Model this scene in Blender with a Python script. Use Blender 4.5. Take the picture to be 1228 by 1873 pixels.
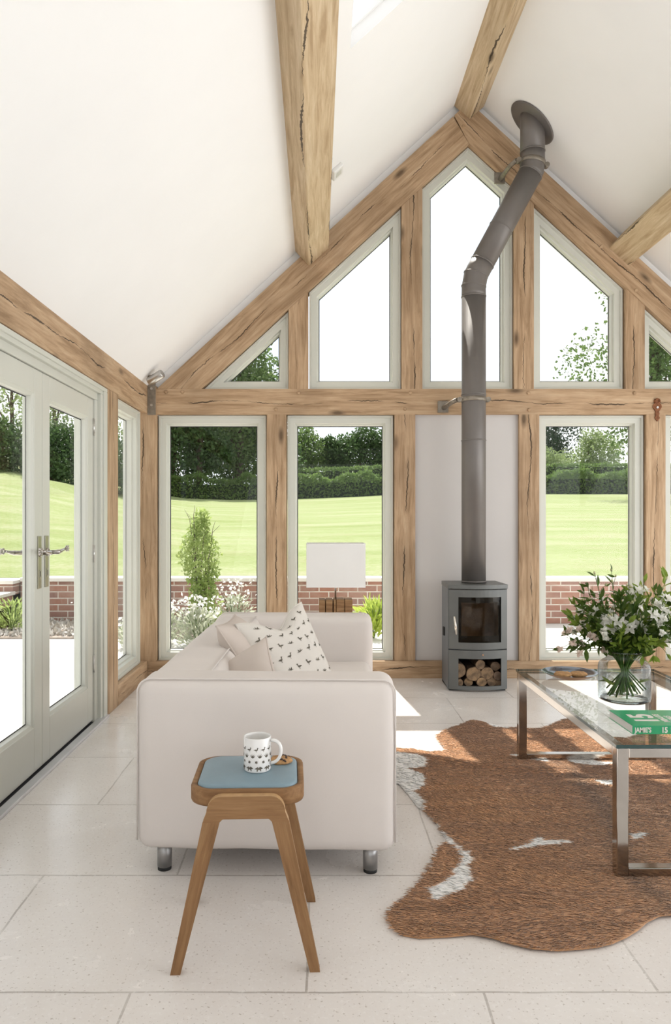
import bpy, bmesh, math, random
import numpy as np
from mathutils import Matrix, Vector, Euler

for o in list(bpy.data.objects):
    bpy.data.objects.remove(o, do_unlink=True)
S = bpy.context.scene
COL = S.collection
PI = math.pi

# ------------------------------------------------------------------ camera
F = 1352.0                       # focal length in pixels of the 1228x1873 frame
VX, VY = 580.0, 948.0            # vanishing point of the room axis
EYE = 1.21
cam_d = bpy.data.cameras.new('camera')
cam_d.sensor_width = 36.0
cam_d.lens = F / 1873 * 36.0
cam_d.shift_x = (614 - VX) / 1873
cam_d.shift_y = (VY - 936.5) / 1873
cam_d.clip_end = 400
cam = bpy.data.objects.new('camera', cam_d)
COL.objects.link(cam)
cam.location = (0, 0, EYE)
cam.rotation_euler = (PI / 2, 0, 0)
S.camera = cam

# ------------------------------------------------------------------ world, sun, fill lamps
S.view_settings.view_transform = 'Standard'
S.view_settings.look = 'None'
S.view_settings.gamma = 1.0
S.view_settings.use_curve_mapping = False
S.view_settings.exposure = 0.0
S.cycles.transparent_max_bounces = 48

W = bpy.data.worlds.new('sky')
S.world = W
W.use_nodes = True
nt = W.node_tree
nt.nodes.clear()
wo = nt.nodes.new('ShaderNodeOutputWorld')
bg = nt.nodes.new('ShaderNodeBackground')
tc = nt.nodes.new('ShaderNodeTexCoord')
nz = nt.nodes.new('ShaderNodeTexNoise')
nz.inputs['Scale'].default_value = 3.2
nz.inputs['Detail'].default_value = 6
rp = nt.nodes.new('ShaderNodeValToRGB')
rp.color_ramp.elements[0].position = 0.40
rp.color_ramp.elements[0].color = (0.86, 0.92, 1.0, 1)
rp.color_ramp.elements[1].position = 0.60
rp.color_ramp.elements[1].color = (1.0, 1.0, 1.0, 1)
nt.links.new(tc.outputs['Generated'], nz.inputs['Vector'])
nt.links.new(nz.outputs['Fac'], rp.inputs['Fac'])
nt.links.new(rp.outputs['Color'], bg.inputs['Color'])
bg.inputs['Strength'].default_value = 1.35
nt.links.new(bg.outputs['Background'], wo.inputs['Surface'])

sd = bpy.data.lights.new('sun', 'SUN')
sd.energy = 8.5
sd.angle = math.radians(0.6)
sd.color = (1.0, 0.95, 0.88)
sun = bpy.data.objects.new('sun', sd)
COL.objects.link(sun)
SUND = Vector((-0.11, 1.0, 1.57)).normalized()
sun.rotation_euler = SUND.to_track_quat('Z', 'Y').to_euler()
sun.location = (-2, 20, 40)

LEFT_X = -1.2
def area(name, loc, direction, sx, sy, power, color=(1, 1, 1)):
    a = bpy.data.lights.new(name, 'AREA')
    a.shape = 'RECTANGLE'
    a.size, a.size_y = sx, sy
    a.energy = power
    a.color = color
    o = bpy.data.objects.new(name, a)
    COL.objects.link(o)
    o.location = loc
    o.rotation_euler = Vector(direction).to_track_quat('-Z', 'Y').to_euler()
    return o
# added fill lamps out of view, beside and behind the camera, brightening the interior
area('right_fill_lamp', (3.5, 2.0, 1.2), (-1, 0, 0.45), 5.0, 1.9, 78, (0.93, 0.965, 1.0))
area('rear_fill_lamp', (1.15, -4.2, 1.6), (0, 1, 0.35), 4.2, 2.4, 13, (0.93, 0.965, 1.0))
area('left_fill_lamp', (LEFT_X, -1.6, 1.2), (1, 0.25, 0.5), 3.6, 1.8, 34, (0.93, 0.965, 1.0))

# ------------------------------------------------------------------ helpers
def X(px, d): return (px - VX) * d / F
def Z(py, d): return EYE + (VY - py) * d / F
def floor_pt(px, py):
    d = EYE * F / (py - VY)
    return ((px - VX) * d / F, d)

class MB:
    """Collects faces and links them as ONE mesh object."""
    def __init__(s): s.v, s.f, s.m, s.s = [], [], [], []
    def add(s, vs, fs, m=0, sm=False):
        b = len(s.v)
        s.v += [tuple(v) for v in vs]
        for f in fs:
            s.f.append([i + b for i in f]); s.m.append(m); s.s.append(sm)
        return s
    def box(s, x0, y0, z0, x1, y1, z1, m=0):
        vs = [(x0,y0,z0),(x1,y0,z0),(x1,y1,z0),(x0,y1,z0),(x0,y0,z1),(x1,y0,z1),(x1,y1,z1),(x0,y1,z1)]
        return s.add(vs, [(0,3,2,1),(4,5,6,7),(0,1,5,4),(1,2,6,5),(2,3,7,6),(3,0,4,7)], m)
    def tube(s, path, r, n=12, m=0, caps=True, sm=True):
        P = [Vector(p) for p in path]
        if not isinstance(r, (list, tuple)): r = [r] * len(P)
        vs, fs = [], []
        up = None
        for i, p in enumerate(P):
            t = (P[min(i+1, len(P)-1)] - P[max(i-1, 0)]).normalized()
            if up is None:
                up = Vector((0,0,1)) if abs(t.z) < .9 else Vector((0,1,0))
            a = t.cross(up)
            if a.length < 1e-6: a = t.cross(Vector((1,0,0)))
            a.normalize(); b = a.cross(t).normalized(); up = b
            for k in range(n):
                q = 2*PI*k/n
                vs.append(p + a*(r[i]*math.cos(q)) + b*(r[i]*math.sin(q)))
        for i in range(len(P)-1):
            for k in range(n):
                k2 = (k+1) % n
                fs.append((i*n+k, i*n+k2, (i+1)*n+k2, (i+1)*n+k))
        s.add(vs, fs, m, sm)
        if caps:
            b0 = len(s.v) - len(vs)
            s.f.append([b0+k for k in range(n)][::-1]); s.m.append(m); s.s.append(False)
            s.f.append([b0+(len(P)-1)*n+k for k in range(n)]); s.m.append(m); s.s.append(False)
        return s
    def lathe(s, prof, c=(0,0,0), n=32, m=0, sm=True, closed=False):
        vs, fs = [], []
        for (r, z) in prof:
            for k in range(n):
                q = 2*PI*k/n
                vs.append((c[0]+r*math.cos(q), c[1]+r*math.sin(q), c[2]+z))
        L = len(prof)
        for i in range(L if closed else L-1):
            j = (i+1) % L
            for k in range(n):
                k2 = (k+1) % n
                fs.append((i*n+k, i*n+k2, j*n+k2, j*n+k))
        return s.add(vs, fs, m, sm)
    def prism(s, poly, f0, f1, m=0, sm=False, mcap=None):
        """poly: 2D points; f0/f1 map (u,v) to 3D for the two caps."""
        n = len(poly)
        vs = [f0(*p) for p in poly] + [f1(*p) for p in poly]
        s.add(vs, [tuple(range(n))[::-1], tuple(range(n, 2*n))], m if mcap is None else mcap)
        return s.add(vs, [(i, (i+1) % n, n+(i+1) % n, n+i) for i in range(n)], m, sm)
    def rbox(s, c, size, r, n=8, m=0, puff=(0,0,0), jit=0.0, seed=0):
        """soft rounded box with evenly cut faces"""
        rng = random.Random(seed)
        hx, hy, hz = [q/2 for q in size]
        def cuts(h):
            k = max(2, n)
            t = [-h + r*(1-math.cos(PI/2*i/4)) for i in range(5)]
            mid = [-h+r + (2*h-2*r)*i/k for i in range(1, k)]
            return t + mid + [-q for q in t[::-1]]
        cx, cy, cz = cuts(hx), cuts(hy), cuts(hz)
        ph = [rng.uniform(0, 6.3) for _ in range(6)]
        def wrap(p):
            q = Vector(p)
            inner = Vector((max(-hx+r, min(hx-r, q.x)), max(-hy+r, min(hy-r, q.y)), max(-hz+r, min(hz-r, q.z))))
            d = q - inner
            o = inner + d.normalized()*r if d.length > 1e-9 else q
            fx, fy, fz = 1-(o.x/hx)**2, 1-(o.y/hy)**2, 1-(o.z/hz)**2
            o = o + Vector((math.copysign(1, o.x)*puff[0]*fy*fz*abs(o.x/hx)**3, math.copysign(1, o.y)*puff[1]*fx*fz*abs(o.y/hy)**3,
                            math.copysign(1, o.z)*puff[2]*fx*fy*abs(o.z/hz)**3))
            if jit:
                w = math.sin(o.x*9+ph[0])*math.sin(o.y*7+ph[1])*math.sin(o.z*11+ph[2]) + .5*math.sin(o.x*21+o.y*17+ph[3])*math.sin(o.z*19+ph[4])
                nrm = d.normalized() if d.length > 1e-9 else Vector((0,0,1))
                o = o + nrm*jit*w
            return o + Vector(c)
        for ax in range(3):
            for sg in (-1, 1):
                A, B = [(cy, cz), (cz, cx), (cx, cy)][ax]
                h = (hx, hy, hz)[ax]*sg
                vs, fs = [], []
                for a in A:
                    for b in B:
                        p = [(h, a, b), (b, h, a), (a, b, h)][ax]
                        vs.append(wrap(p))
                w = len(B)
                for i in range(len(A)-1):
                    for j in range(len(B)-1):
                        q = (i*w+j, (i+1)*w+j, (i+1)*w+j+1, i*w+j+1)
                        fs.append(q if sg > 0 else q[::-1])
                s.add(vs, fs, m, True)
        return s
    def build(s, name, mats, parent=None, frame=None, local=False, bevel=0, weld=False, solid=0, sub=0):
        """verts are world coordinates (or local to `parent` when local=True);
        frame gives the object its own axes/origin without moving the shape."""
        me = bpy.data.meshes.new(name)
        vs = s.v
        if frame is not None:
            inv = frame.inverted()
            vs = [tuple(inv @ Vector(v)) for v in vs]
        me.from_pydata(vs, [], s.f)
        if not isinstance(mats, (list, tuple)): mats = [mats]
        for mm in mats: me.materials.append(mm)
        me.polygons.foreach_set('material_index', s.m)
        me.polygons.foreach_set('use_smooth', s.s)
        if weld:
            bm = bmesh.new(); bm.from_mesh(me)
            bmesh.ops.remove_doubles(bm, verts=bm.verts, dist=1e-5)
            bm.to_mesh(me); bm.free()
        me.update()
        o = bpy.data.objects.new(name, me)
        COL.objects.link(o)
        if frame is not None: o.matrix_basis = frame
        if parent is not None:
            o.parent = parent
            if not local:
                o.matrix_parent_inverse = world_of(parent).inverted()
        if bevel:
            b = o.modifiers.new('bevel', 'BEVEL'); b.width = bevel; b.segments = 2; b.limit_method = 'ANGLE'
            b.angle_limit = math.radians(40)
        if solid:
            b = o.modifiers.new('thickness', 'SOLIDIFY'); b.thickness = solid; b.offset = 0
        if sub:
            b = o.modifiers.new('smooth', 'SUBSURF'); b.levels = b.render_levels = sub
        return o

def world_of(o):
    m = o.matrix_basis.copy()
    if o.parent: m = world_of(o.parent) @ o.matrix_parent_inverse @ m
    return m
def tag(o, label, cat, group=None):
    o['label'] = label; o['category'] = cat
    if group: o['group'] = group
    return o
def thing(name, label, cat, loc=(0,0,0), rotz=0, group=None):
    o = bpy.data.objects.new(name, None)
    COL.objects.link(o)
    o.empty_display_size = .1
    o.location = loc; o.rotation_euler = (0, 0, rotz)
    o.matrix_basis = Matrix.Translation(loc) @ Matrix.Rotation(rotz, 4, 'Z')
    return tag(o, label, cat, group)
def struct(o):
    o['kind'] = 'structure'
    return o
def struct_empty(name, loc=(0,0,0)):
    o = bpy.data.objects.new(name, None); COL.objects.link(o)
    o.empty_display_size = .1
    o.matrix_basis = Matrix.Translation(loc)
    return struct(o)
def copy_tree(o, parent=None):
    c = o.copy(); COL.objects.link(c)
    if parent: c.parent = parent
    for ch in list(o.children): copy_tree(ch, c)
    return c

def cards(name, V, mat, parent=None, colors=None, local=False):
    """V: (N,k,3) array of small polygons -> one mesh"""
    V = np.asarray(V, dtype=np.float32)
    N, k, _ = V.shape
    me = bpy.data.meshes.new(name)
    me.vertices.add(N*k); me.vertices.foreach_set('co', V.reshape(-1))
    me.loops.add(N*k); me.loops.foreach_set('vertex_index', np.arange(N*k, dtype=np.int32))
    me.polygons.add(N)
    me.polygons.foreach_set('loop_start', np.arange(0, N*k, k, dtype=np.int32))
    me.update(calc_edges=True)
    if not isinstance(mat, (list, tuple)): mat = [mat]
    for q in mat: me.materials.append(q)
    if colors is not None:
        at = me.color_attributes.new('tint', 'FLOAT_COLOR', 'POINT')
        c = np.ones((N*k, 4), dtype=np.float32); c[:, :3] = np.repeat(colors, k, axis=0)
        at.data.foreach_set('color', c.reshape(-1))
    o = bpy.data.objects.new(name, me); COL.objects.link(o)
    if parent is not None:
        o.parent = parent
        if not local: o.matrix_parent_inverse = world_of(parent).inverted()
    return o
def leaf_quads(rng, P, L, Wd, up=0.0, axis=None, spread=1.0):
    """diamond leaves at points P with random axes"""
    N = len(P)
    a = rng.normal(size=(N, 3)) * spread
    if axis is not None: a = a + axis
    a[:, 2] += up
    a /= np.linalg.norm(a, axis=1)[:, None] + 1e-9
    b = rng.normal(size=(N, 3)); b = np.cross(a, b); b /= np.linalg.norm(b, axis=1)[:, None] + 1e-9
    l = (L * rng.uniform(.6, 1.3, N))[:, None]; w = (Wd * rng.uniform(.6, 1.3, N))[:, None]
    return np.stack([P, P + a*l*.45 + b*w*.5, P + a*l, P + a*l*.45 - b*w*.5], axis=1)

# ------------------------------------------------------------------ materials
def lin(c):
    return tuple(((q/255)/12.92 if q/255 <= .04045 else ((q/255+.055)/1.055)**2.4) for q in c)
def new_mat(name):
    m = bpy.data.materials.new(name); m.use_nodes = True
    n = m.node_tree; b = n.nodes['Principled BSDF']
    return m, n, b
def N_(n, t, **kw):
    o = n.nodes.new(t)
    for k, v in kw.items():
        if hasattr(o, k): setattr(o, k, v)
    return o
def mathn(n, op, a, b=None, c=None, clamp=False):
    o = n.nodes.new('ShaderNodeMath'); o.operation = op; o.use_clamp = clamp
    for i, q in enumerate((a, b, c)):
        if q is None: continue
        if isinstance(q, (int, float)): o.inputs[i].default_value = q
        else: n.links.new(q, o.inputs[i])
    return o.outputs[0]
def mixc(n, fac, a, b, mode='MIX'):
    o = n.nodes.new('ShaderNodeMix'); o.data_type = 'RGBA'; o.blend_type = mode
    for s, q in ((o.inputs['Factor'], fac), (o.inputs[6], a), (o.inputs[7], b)):
        if isinstance(q, (int, float)): s.default_value = q
        elif isinstance(q, tuple): s.default_value = (*q[:3], 1)
        else: n.links.new(q, s)
    return o.outputs[2]
def ramp(n, fac, stops):
    o = n.nodes.new('ShaderNodeValToRGB')
    e = o.color_ramp.elements
    while len(e) < len(stops): e.new(.5)
    for i, (p, c) in enumerate(stops):
        e[i].position = p
        e[i].color = (c, c, c, 1) if isinstance(c, (int, float)) else (*c, 1)
    n.links.new(fac, o.inputs['Fac'])
    return o.outputs['Color']
def noise(n, vec, scale, detail=4, rough=.55, dist=0):
    o = n.nodes.new('ShaderNodeTexNoise')
    o.inputs['Scale'].default_value = scale; o.inputs['Detail'].default_value = detail
    o.inputs['Roughness'].default_value = rough; o.inputs['Distortion'].default_value = dist
    if vec is not None: n.links.new(vec, o.inputs['Vector'])
    return o.outputs['Fac']
def bump(n, b, h, strength=.3, dist=.01):
    o = n.nodes.new('ShaderNodeBump'); o.inputs['Strength'].default_value = strength; o.inputs['Distance'].default_value = dist
    n.links.new(h, o.inputs['Height']); n.links.new(o.outputs['Normal'], b.inputs['Normal'])
def objco(n):
    return n.nodes.new('ShaderNodeTexCoord').outputs['Object']
def pm(name, col, rough=.5, metal=0.0, var=.08, scale=6, bmp=0.0, bscale=200, spec=.5, sss=0, coat=0):
    """plain procedural material: slight noise variation of colour and relief"""
    m, n, b = new_mat(name)
    v = objco(n)
    f = noise(n, v, scale)
    lo = tuple(q*(1-var) for q in col); hi = tuple(min(1, q*(1+var)) for q in col)
    c = ramp(n, f, [(.3, lo), (.7, hi)])
    n.links.new(c, b.inputs['Base Color'])
    b.inputs['Roughness'].default_value = rough; b.inputs['Metallic'].default_value = metal
    b.inputs['Specular IOR Level'].default_value = spec
    b.inputs['Coat Weight'].default_value = coat
    if bmp: bump(n, b, noise(n, v, bscale, 3), bmp, .002)
    return m
def oak(name, base, dark, light, grey=.42, crack=.88):
    """oak with grain, knots and a drying crack running along local X"""
    m, n, b = new_mat(name)
    v = objco(n)
    oi = n.nodes.new('ShaderNodeObjectInfo').outputs['Random']
    off = n.nodes.new('ShaderNodeVectorMath'); off.operation = 'ADD'
    cb = n.nodes.new('ShaderNodeCombineXYZ')
    r7 = mathn(n, 'MULTIPLY', oi, 37.0)
    n.links.new(r7, cb.inputs[0]); n.links.new(r7, cb.inputs[1]); n.links.new(r7, cb.inputs[2])
    n.links.new(v, off.inputs[0]); n.links.new(cb.outputs[0], off.inputs[1])
    mp = n.nodes.new('ShaderNodeMapping'); mp.inputs['Scale'].default_value = (1.3, 16, 16)
    n.links.new(off.outputs[0], mp.inputs['Vector'])
    g1 = noise(n, mp.outputs[0], 1.6, 8, .65, .6)
    mp2 = n.nodes.new('ShaderNodeMapping'); mp2.inputs['Scale'].default_value = (6, 120, 120)
    n.links.new(off.outputs[0], mp2.inputs['Vector'])
    g2 = noise(n, mp2.outputs[0], 1.0, 5, .7, .2)
    big = noise(n, off.outputs[0], 1.7, 3)
    c = ramp(n, g1, [(.34, dark), (.5, base), (.68, light)])
    c = mixc(n, mathn(n, 'MULTIPLY', ramp(n, g2, [(.35, 1.0), (.6, 0.0)]), .38), c, dark)
    c = mixc(n, mathn(n, 'MULTIPLY', ramp(n, big, [(.48, 0.0), (.68, 1.0)]), grey), c, tuple(q*.62 for q in dark))
    # knots
    mk = n.nodes.new('ShaderNodeMapping'); mk.inputs['Scale'].default_value = (1.6, 4.5, 4.5)
    n.links.new(off.outputs[0], mk.inputs['Vector'])
    vo = n.nodes.new('ShaderNodeTexVoronoi'); vo.inputs['Scale'].default_value = 1.0
    n.links.new(mk.outputs[0], vo.inputs['Vector'])
    kn = ramp(n, vo.outputs['Distance'], [(.04, 1.0), (.13, 0.0)])
    c = mixc(n, mathn(n, 'MULTIPLY', kn, .9), c, tuple(q*.35 for q in dark))
    # cracks
    sp = n.nodes.new('ShaderNodeSeparateXYZ'); n.links.new(v, sp.inputs[0])
    cx = n.nodes.new('ShaderNodeCombineXYZ')
    n.links.new(sp.outputs[0], cx.inputs[0]); n.links.new(r7, cx.inputs[1])
    crk = None
    for k, (comp, sc, amp) in enumerate(((1, 1.1, .13), (2, 1.4, .15))):
        w = mathn(n, 'ADD', mathn(n, 'MULTIPLY', mathn(n, 'SUBTRACT', noise(n, cx.outputs[0], sc, 1), .5), amp),
                  mathn(n, 'MULTIPLY', mathn(n, 'SUBTRACT', noise(n, cx.outputs[0], 22, 4, .7), .5), .028))
        dd = mathn(n, 'ABSOLUTE', mathn(n, 'SUBTRACT', sp.outputs[comp], w))
        wid = mathn(n, 'MULTIPLY', ramp(n, noise(n, cx.outputs[0], 2.3+k, 3), [(.44, 0.0), (.62, 1.0)]), .0052)
        q = mathn(n, 'LESS_THAN', dd, wid)
        crk = q if crk is None else mathn(n, 'MAXIMUM', crk, q)
    crk = mathn(n, "MULTIPLY", crk, crack)
    c = mixc(n, crk, c, (.03, .018, .01))
    n.links.new(c, b.inputs['Base Color'])
    b.inputs['Roughness'].default_value = .62
    b.inputs['Specular IOR Level'].default_value = .3
    h = mathn(n, 'SUBTRACT', mathn(n, 'ADD', mathn(n, 'MULTIPLY', g2, .5), mathn(n, 'MULTIPLY', g1, .3)), mathn(n, 'MULTIPLY', crk, 1.6))
    bump(n, b, h, .35, .006)
    return m
def glass(name, tint=(1, 1, 1), refl=1.0, rough=0.0, ior=1.45, edge=None):
    """clear sheet glass: transparent with a Fresnel mirror on top"""
    m = bpy.data.materials.new(name); m.use_nodes = True
    n = m.node_tree; n.nodes.clear()
    o = n.nodes.new('ShaderNodeOutputMaterial')
    t = n.nodes.new('ShaderNodeBsdfTransparent'); t.inputs['Color'].default_value = (*tint, 1)
    g = n.nodes.new('ShaderNodeBsdfGlossy'); g.inputs['Roughness'].default_value = rough
    fr = n.nodes.new('ShaderNodeFresnel'); fr.inputs['IOR'].default_value = ior
    wav = n.nodes.new('ShaderNodeTexCoord')
    bm_ = n.nodes.new('ShaderNodeBump'); bm_.inputs['Strength'].default_value = .01
    n.links.new(noise(n, wav.outputs['Object'], 3, 1), bm_.inputs['Height'])
    n.links.new(bm_.outputs['Normal'], g.inputs['Normal'])
    mx = n.nodes.new('ShaderNodeMixShader')
    if edge:
        lw_ = n.nodes.new('ShaderNodeLayerWeight'); lw_.inputs['Blend'].default_value = .35
        n.links.new(mixc(n, mathn(n, 'POWER', lw_.outputs['Facing'], 2.0), tint, edge), t.inputs['Color'])
    n.links.new(mathn(n, 'MULTIPLY', fr.outputs[0], refl, clamp=True), mx.inputs[0])
    n.links.new(t.outputs[0], mx.inputs[1]); n.links.new(g.outputs[0], mx.inputs[2])
    n.links.new(mx.outputs[0], o.inputs['Surface'])
    return m
def leafmat(name, c1, c2, trans=.35, rough=.5):
    m, n, b = new_mat(name)
    v = objco(n)
    f = noise(n, v, 2.5, 4); g = noise(n, v, 40, 2)
    c = ramp(n, mathn(n, 'ADD', mathn(n, 'MULTIPLY', f, .5), mathn(n, 'MULTIPLY', g, .5)), [(.35, c1), (.65, c2)])
    n.links.new(c, b.inputs['Base Color'])
    b.inputs['Roughness'].default_value = rough; b.inputs['Specular IOR Level'].default_value = .25
    t = n.nodes.new('ShaderNodeBsdfTranslucent'); n.links.new(c, t.inputs['Color'])
    mx = n.nodes.new('ShaderNodeMixShader'); mx.inputs[0].default_value = trans
    out = n.nodes['Material Output']
    n.links.new(b.outputs[0], mx.inputs[1]); n.links.new(t.outputs[0], mx.inputs[2])
    n.links.new(mx.outputs[0], out.inputs['Surface'])
    return m

M = {}
M['oak'] = oak('oak', (.49, .335, .205), (.30, .19, .105), (.60, .44, .29))
M['oak_pale'] = oak('oak_pale', (.57, .435, .275), (.40, .28, .16), (.69, .56, .39), grey=.18)
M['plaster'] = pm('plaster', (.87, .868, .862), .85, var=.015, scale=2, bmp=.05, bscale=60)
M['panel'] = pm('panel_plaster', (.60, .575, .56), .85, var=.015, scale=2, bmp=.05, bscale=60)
M['paint'] = pm('sage_white_paint', (.60, .605, .545), .38, var=.02, scale=3)
M['bead'] = pm('black_gasket', (.03, .03, .035), .5)
M['glass'] = glass('window_glass', (.985, .992, .988), .32)
M['steel'] = pm('brushed_steel', (.55, .54, .52), .28, 1.0, var=.06, scale=30)
M['chrome'] = pm('chrome', (.72, .71, .70), .07, 1.0, var=.02)
M['satin'] = pm('satin_metal', (.36, .355, .35), .38, .9)
M['chrome_dark'] = pm('chrome_dark_reflection', (.46, .43, .40), .11, 1.0, var=.05, scale=12)  # chrome toned darker and warmer; dark room reflections are put into its colour
M['bracket'] = pm('weathered_steel', (.27, .24, .20), .5, .8, var=.25, scale=30)
M['rust'] = pm('rusty_iron', (.22, .085, .035), .75, .2, var=.4, scale=60, bmp=.3)
M['alu'] = pm('threshold_aluminium', (.75, .76, .80), .3, .85)
M['sofa'] = pm('cream_cotton', (.725, .67, .63), .9, var=.03, scale=3, bmp=.12, bscale=420, spec=.2)
M['linen'] = pm('blush_linen', (.60, .525, .47), .92, var=.05, scale=5, bmp=.22, bscale=330, spec=.15)
M['print'] = pm('printed_cotton', (.70, .66, .605), .9, var=.03, scale=5, bmp=.15, bscale=380, spec=.15)
M['ink'] = pm('dark_print', (.13, .115, .09), .9, var=.4, scale=90)
M['backwall'] = pm('far_room_wall', (.26, .235, .21), .8)
M['stove'] = pm('grey_stove_enamel', (.135, .14, .135), .42, .35, var=.05, scale=10)
M['stove_side'] = pm('grey_stove_steel', (.17, .185, .20), .4, .4, var=.05)
M['flue'] = pm('flue_enamel', (.165, .150, .140), .42, .3, var=.05)
M['black'] = pm('soot_black', (.012, .012, .012), .7)
M['white_cer'] = pm('white_china', (.82, .81, .79), .15, var=.01, coat=.3)
M['vinyl'] = pm('blue_vinyl', (.205, .295, .345), .38, var=.07, scale=9, bmp=.06, bscale=300)
M['stoolwood'] = oak('varnished_beech', (.28, .15, .065), (.17, .085, .034), (.37, .215, .10), grey=.1, crack=0.0)
M['ply'] = pm('beech_edge', (.50, .31, .15), .5, var=.12, scale=40)
M['cookie'] = pm('biscuit', (.42, .235, .10), .9, var=.35, scale=60, bmp=.8, bscale=130)
M['choc'] = pm('chocolate', (.035, .016, .010), .5)
M['shade'] = pm('white_lampshade', (.82, .81, .79), .9, var=.015)

# ================================================================== SETTING
GY = 5.60                        # inner face of the gable posts
GS = F / GY
def gx(px): return (px - VX) / GS
def gz(py): return EYE + (VY - py) / GS
LX = -1.28                       # inner face of the left wall timbers
RX = 3.58                        # right wall
RIDGE_X, RIDGE_Z = 1.15, 4.435
SL = 0.915                       # roof slope (rise over run)
ANG = math.atan(SL)
def ceil_z(x): return RIDGE_Z - SL*abs(x - RIDGE_X)

# floor: large limestone tiles
def floor_mat():
    m, n, b = new_mat('limestone_tiles')
    v = objco(n)
    mp = n.nodes.new('ShaderNodeMapping')
    mp.inputs['Location'].default_value = (0.47+.9*12, -1.893+.618*14, 0)
    n.links.new(v, mp.inputs['Vector'])
    wob = n.nodes.new('ShaderNodeVectorMath'); wob.operation = 'MULTIPLY_ADD'
    nn = n.nodes.new('ShaderNodeTexNoise'); nn.inputs['Scale'].default_value = 5
    n.links.new(v, nn.inputs['Vector'])
    n.links.new(nn.outputs['Color'], wob.inputs[0]); wob.inputs[1].default_value = (.012, .012, 0)
    n.links.new(mp.outputs[0], wob.inputs[2])
    br = n.nodes.new('ShaderNodeTexBrick')
    br.offset = .5; br.offset_frequency = 2; br.squash = 1
    for k, q in (('Scale', 1.0), ('Mortar Size', .0038), ('Mortar Smooth', .3), ('Brick Width', .9), ('Row Height', .618), ('Bias', 0.0)):
        br.inputs[k].default_value = q
    br.inputs['Color1'].default_value = (.76, .715, .675, 1)
    br.inputs['Color2'].default_value = (.72, .675, .635, 1)
    br.inputs['Mortar'].default_value = (.44, .40, .36, 1)
    n.links.new(wob.outputs[0], br.inputs['Vector'])
    cl = noise(n, v, 3.0, 6, .6, .5)
    c = mixc(n, mathn(n, 'MULTIPLY', ramp(n, cl, [(.42, 0.0), (.64, 1.0)]), .55), br.outputs['Color'], (.81, .775, .74))
    sp = noise(n, v, 70, 3, .6)
    c = mixc(n, mathn(n, 'MULTIPLY', ramp(n, sp, [(.55, 0.0), (.68, 1.0)]), .5), c, (.84, .81, .78))
    pit = noise(n, v, 110, 2, .5)
    c = mixc(n, mathn(n, 'MULTIPLY', ramp(n, pit, [(.28, 1.0), (.37, 0.0)]), .6), c, (.33, .27, .21))
    n.links.new(c, b.inputs['Base Color'])
    n.links.new(ramp(n, cl, [(.3, .17), (.7, .30)]), b.inputs['Roughness'])
    b.inputs['Specular IOR Level'].default_value = .45
    h = mathn(n, 'SUBTRACT', mathn(n, 'MULTIPLY', cl, .25), br.outputs['Fac'])
    bump(n, b, h, .3, .003)
    return m
M['floor'] = floor_mat()
fl = MB().box(-1.45, -4.6, -.12, 3.75, 5.86, 0).build('floor', M['floor'])
struct(fl)

# sloping ceilings with the roof-window openings cut out (thickness .26)
T = .08
def roof_side(s):
    """s=-1 left slope, +1 right slope ; cells between opening edges"""
    mb = MB()
    x_eave = 2.62
    us = [-.02, .40, 1.02, x_eave]            # horizontal distance from the ridge
    ys = [-4.6, -2.4, -1.2, 1.1, 2.4, 3.66, 5.79]
    holes = {(1, 1), (1, 3+0)} if s > 0 else {(1, 1), (1, 4)}
    if s < 0: us = [-.02, .38, .985, x_eave]
    nv = Vector((s*math.sin(ANG), 0, math.cos(ANG)))*T
    def P(u, y, t):
        p = Vector((RIDGE_X + s*u, y, RIDGE_Z - SL*u)); 
        return p + nv*t
    for i in range(3):
        for j in range(6):
            if (i, j) in holes: continue
            q = [P(us[i], ys[j], 0), P(us[i+1], ys[j], 0), P(us[i+1], ys[j+1], 0), P(us[i], ys[j+1], 0),
                 P(us[i], ys[j], 1), P(us[i+1], ys[j], 1), P(us[i+1], ys[j+1], 1), P(us[i], ys[j+1], 1)]
            mb.add(q, [(0,1,2,3)[::s], (4,5,6,7)[::-s]])
            for (a, b_), nb in (((0,1),(i,j-1)), ((1,2),(i+1,j)), ((2,3),(i,j+1)), ((3,0),(i-1,j))):
                if nb in holes or not (0 <= nb[0] < 3 and 0 <= nb[1] < 6):
                    mb.add([q[a], q[b_], q[b_+4], q[a+4]], [(0,1,2,3)])
    return mb, holes, us, ys, P
c_all = MB()
panes = []
M['white_fr'] = pm('white_rooflight_frame', (.84, .84, .83), .5)
for s in (-1, 1):
    mb, holes, us, ys, P = roof_side(s)
    c_all.add(mb.v, mb.f)
    for (i, j) in holes: panes.append((s, us[i], us[i+1], ys[j], ys[j+1], P))
struct(c_all.build('ceiling', M['plaster']))
for k, (s, u0, u1, y0, y1, P) in enumerate(panes):
    r = struct_empty('window_%d' % (20+k), tuple(P((u0+u1)/2, (y0+y1)/2, 1.0)))
    fr = MB(); w = .02
    for (a, b_, c_, d_) in ((u0, u0+w, y0, y1), (u1-w, u1, y0, y1), (u0+w, u1-w, y0, y0+w), (u0+w, u1-w, y1-w, y1)):
        q = [P(a, c_, .8), P(b_, c_, .8), P(b_, d_, .8), P(a, d_, .8), P(a, c_, 1.2), P(b_, c_, 1.2), P(b_, d_, 1.2), P(a, d_, 1.2)]
        fr.add(q, [(0,3,2,1),(4,5,6,7),(0,1,5,4),(1,2,6,5),(2,3,7,6),(3,0,4,7)])
    fr.build('window_frame', M['white_fr'], r)
    MB().add([P(u0+.04, y0+.04, 1.0), P(u1-.04, y0+.04, 1.0), P(u1-.04, y1-.04, 1.0), P(u0+.04, y1-.04, 1.0)], [(0,1,2,3)]).build('pane', M['glass'], r)

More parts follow.
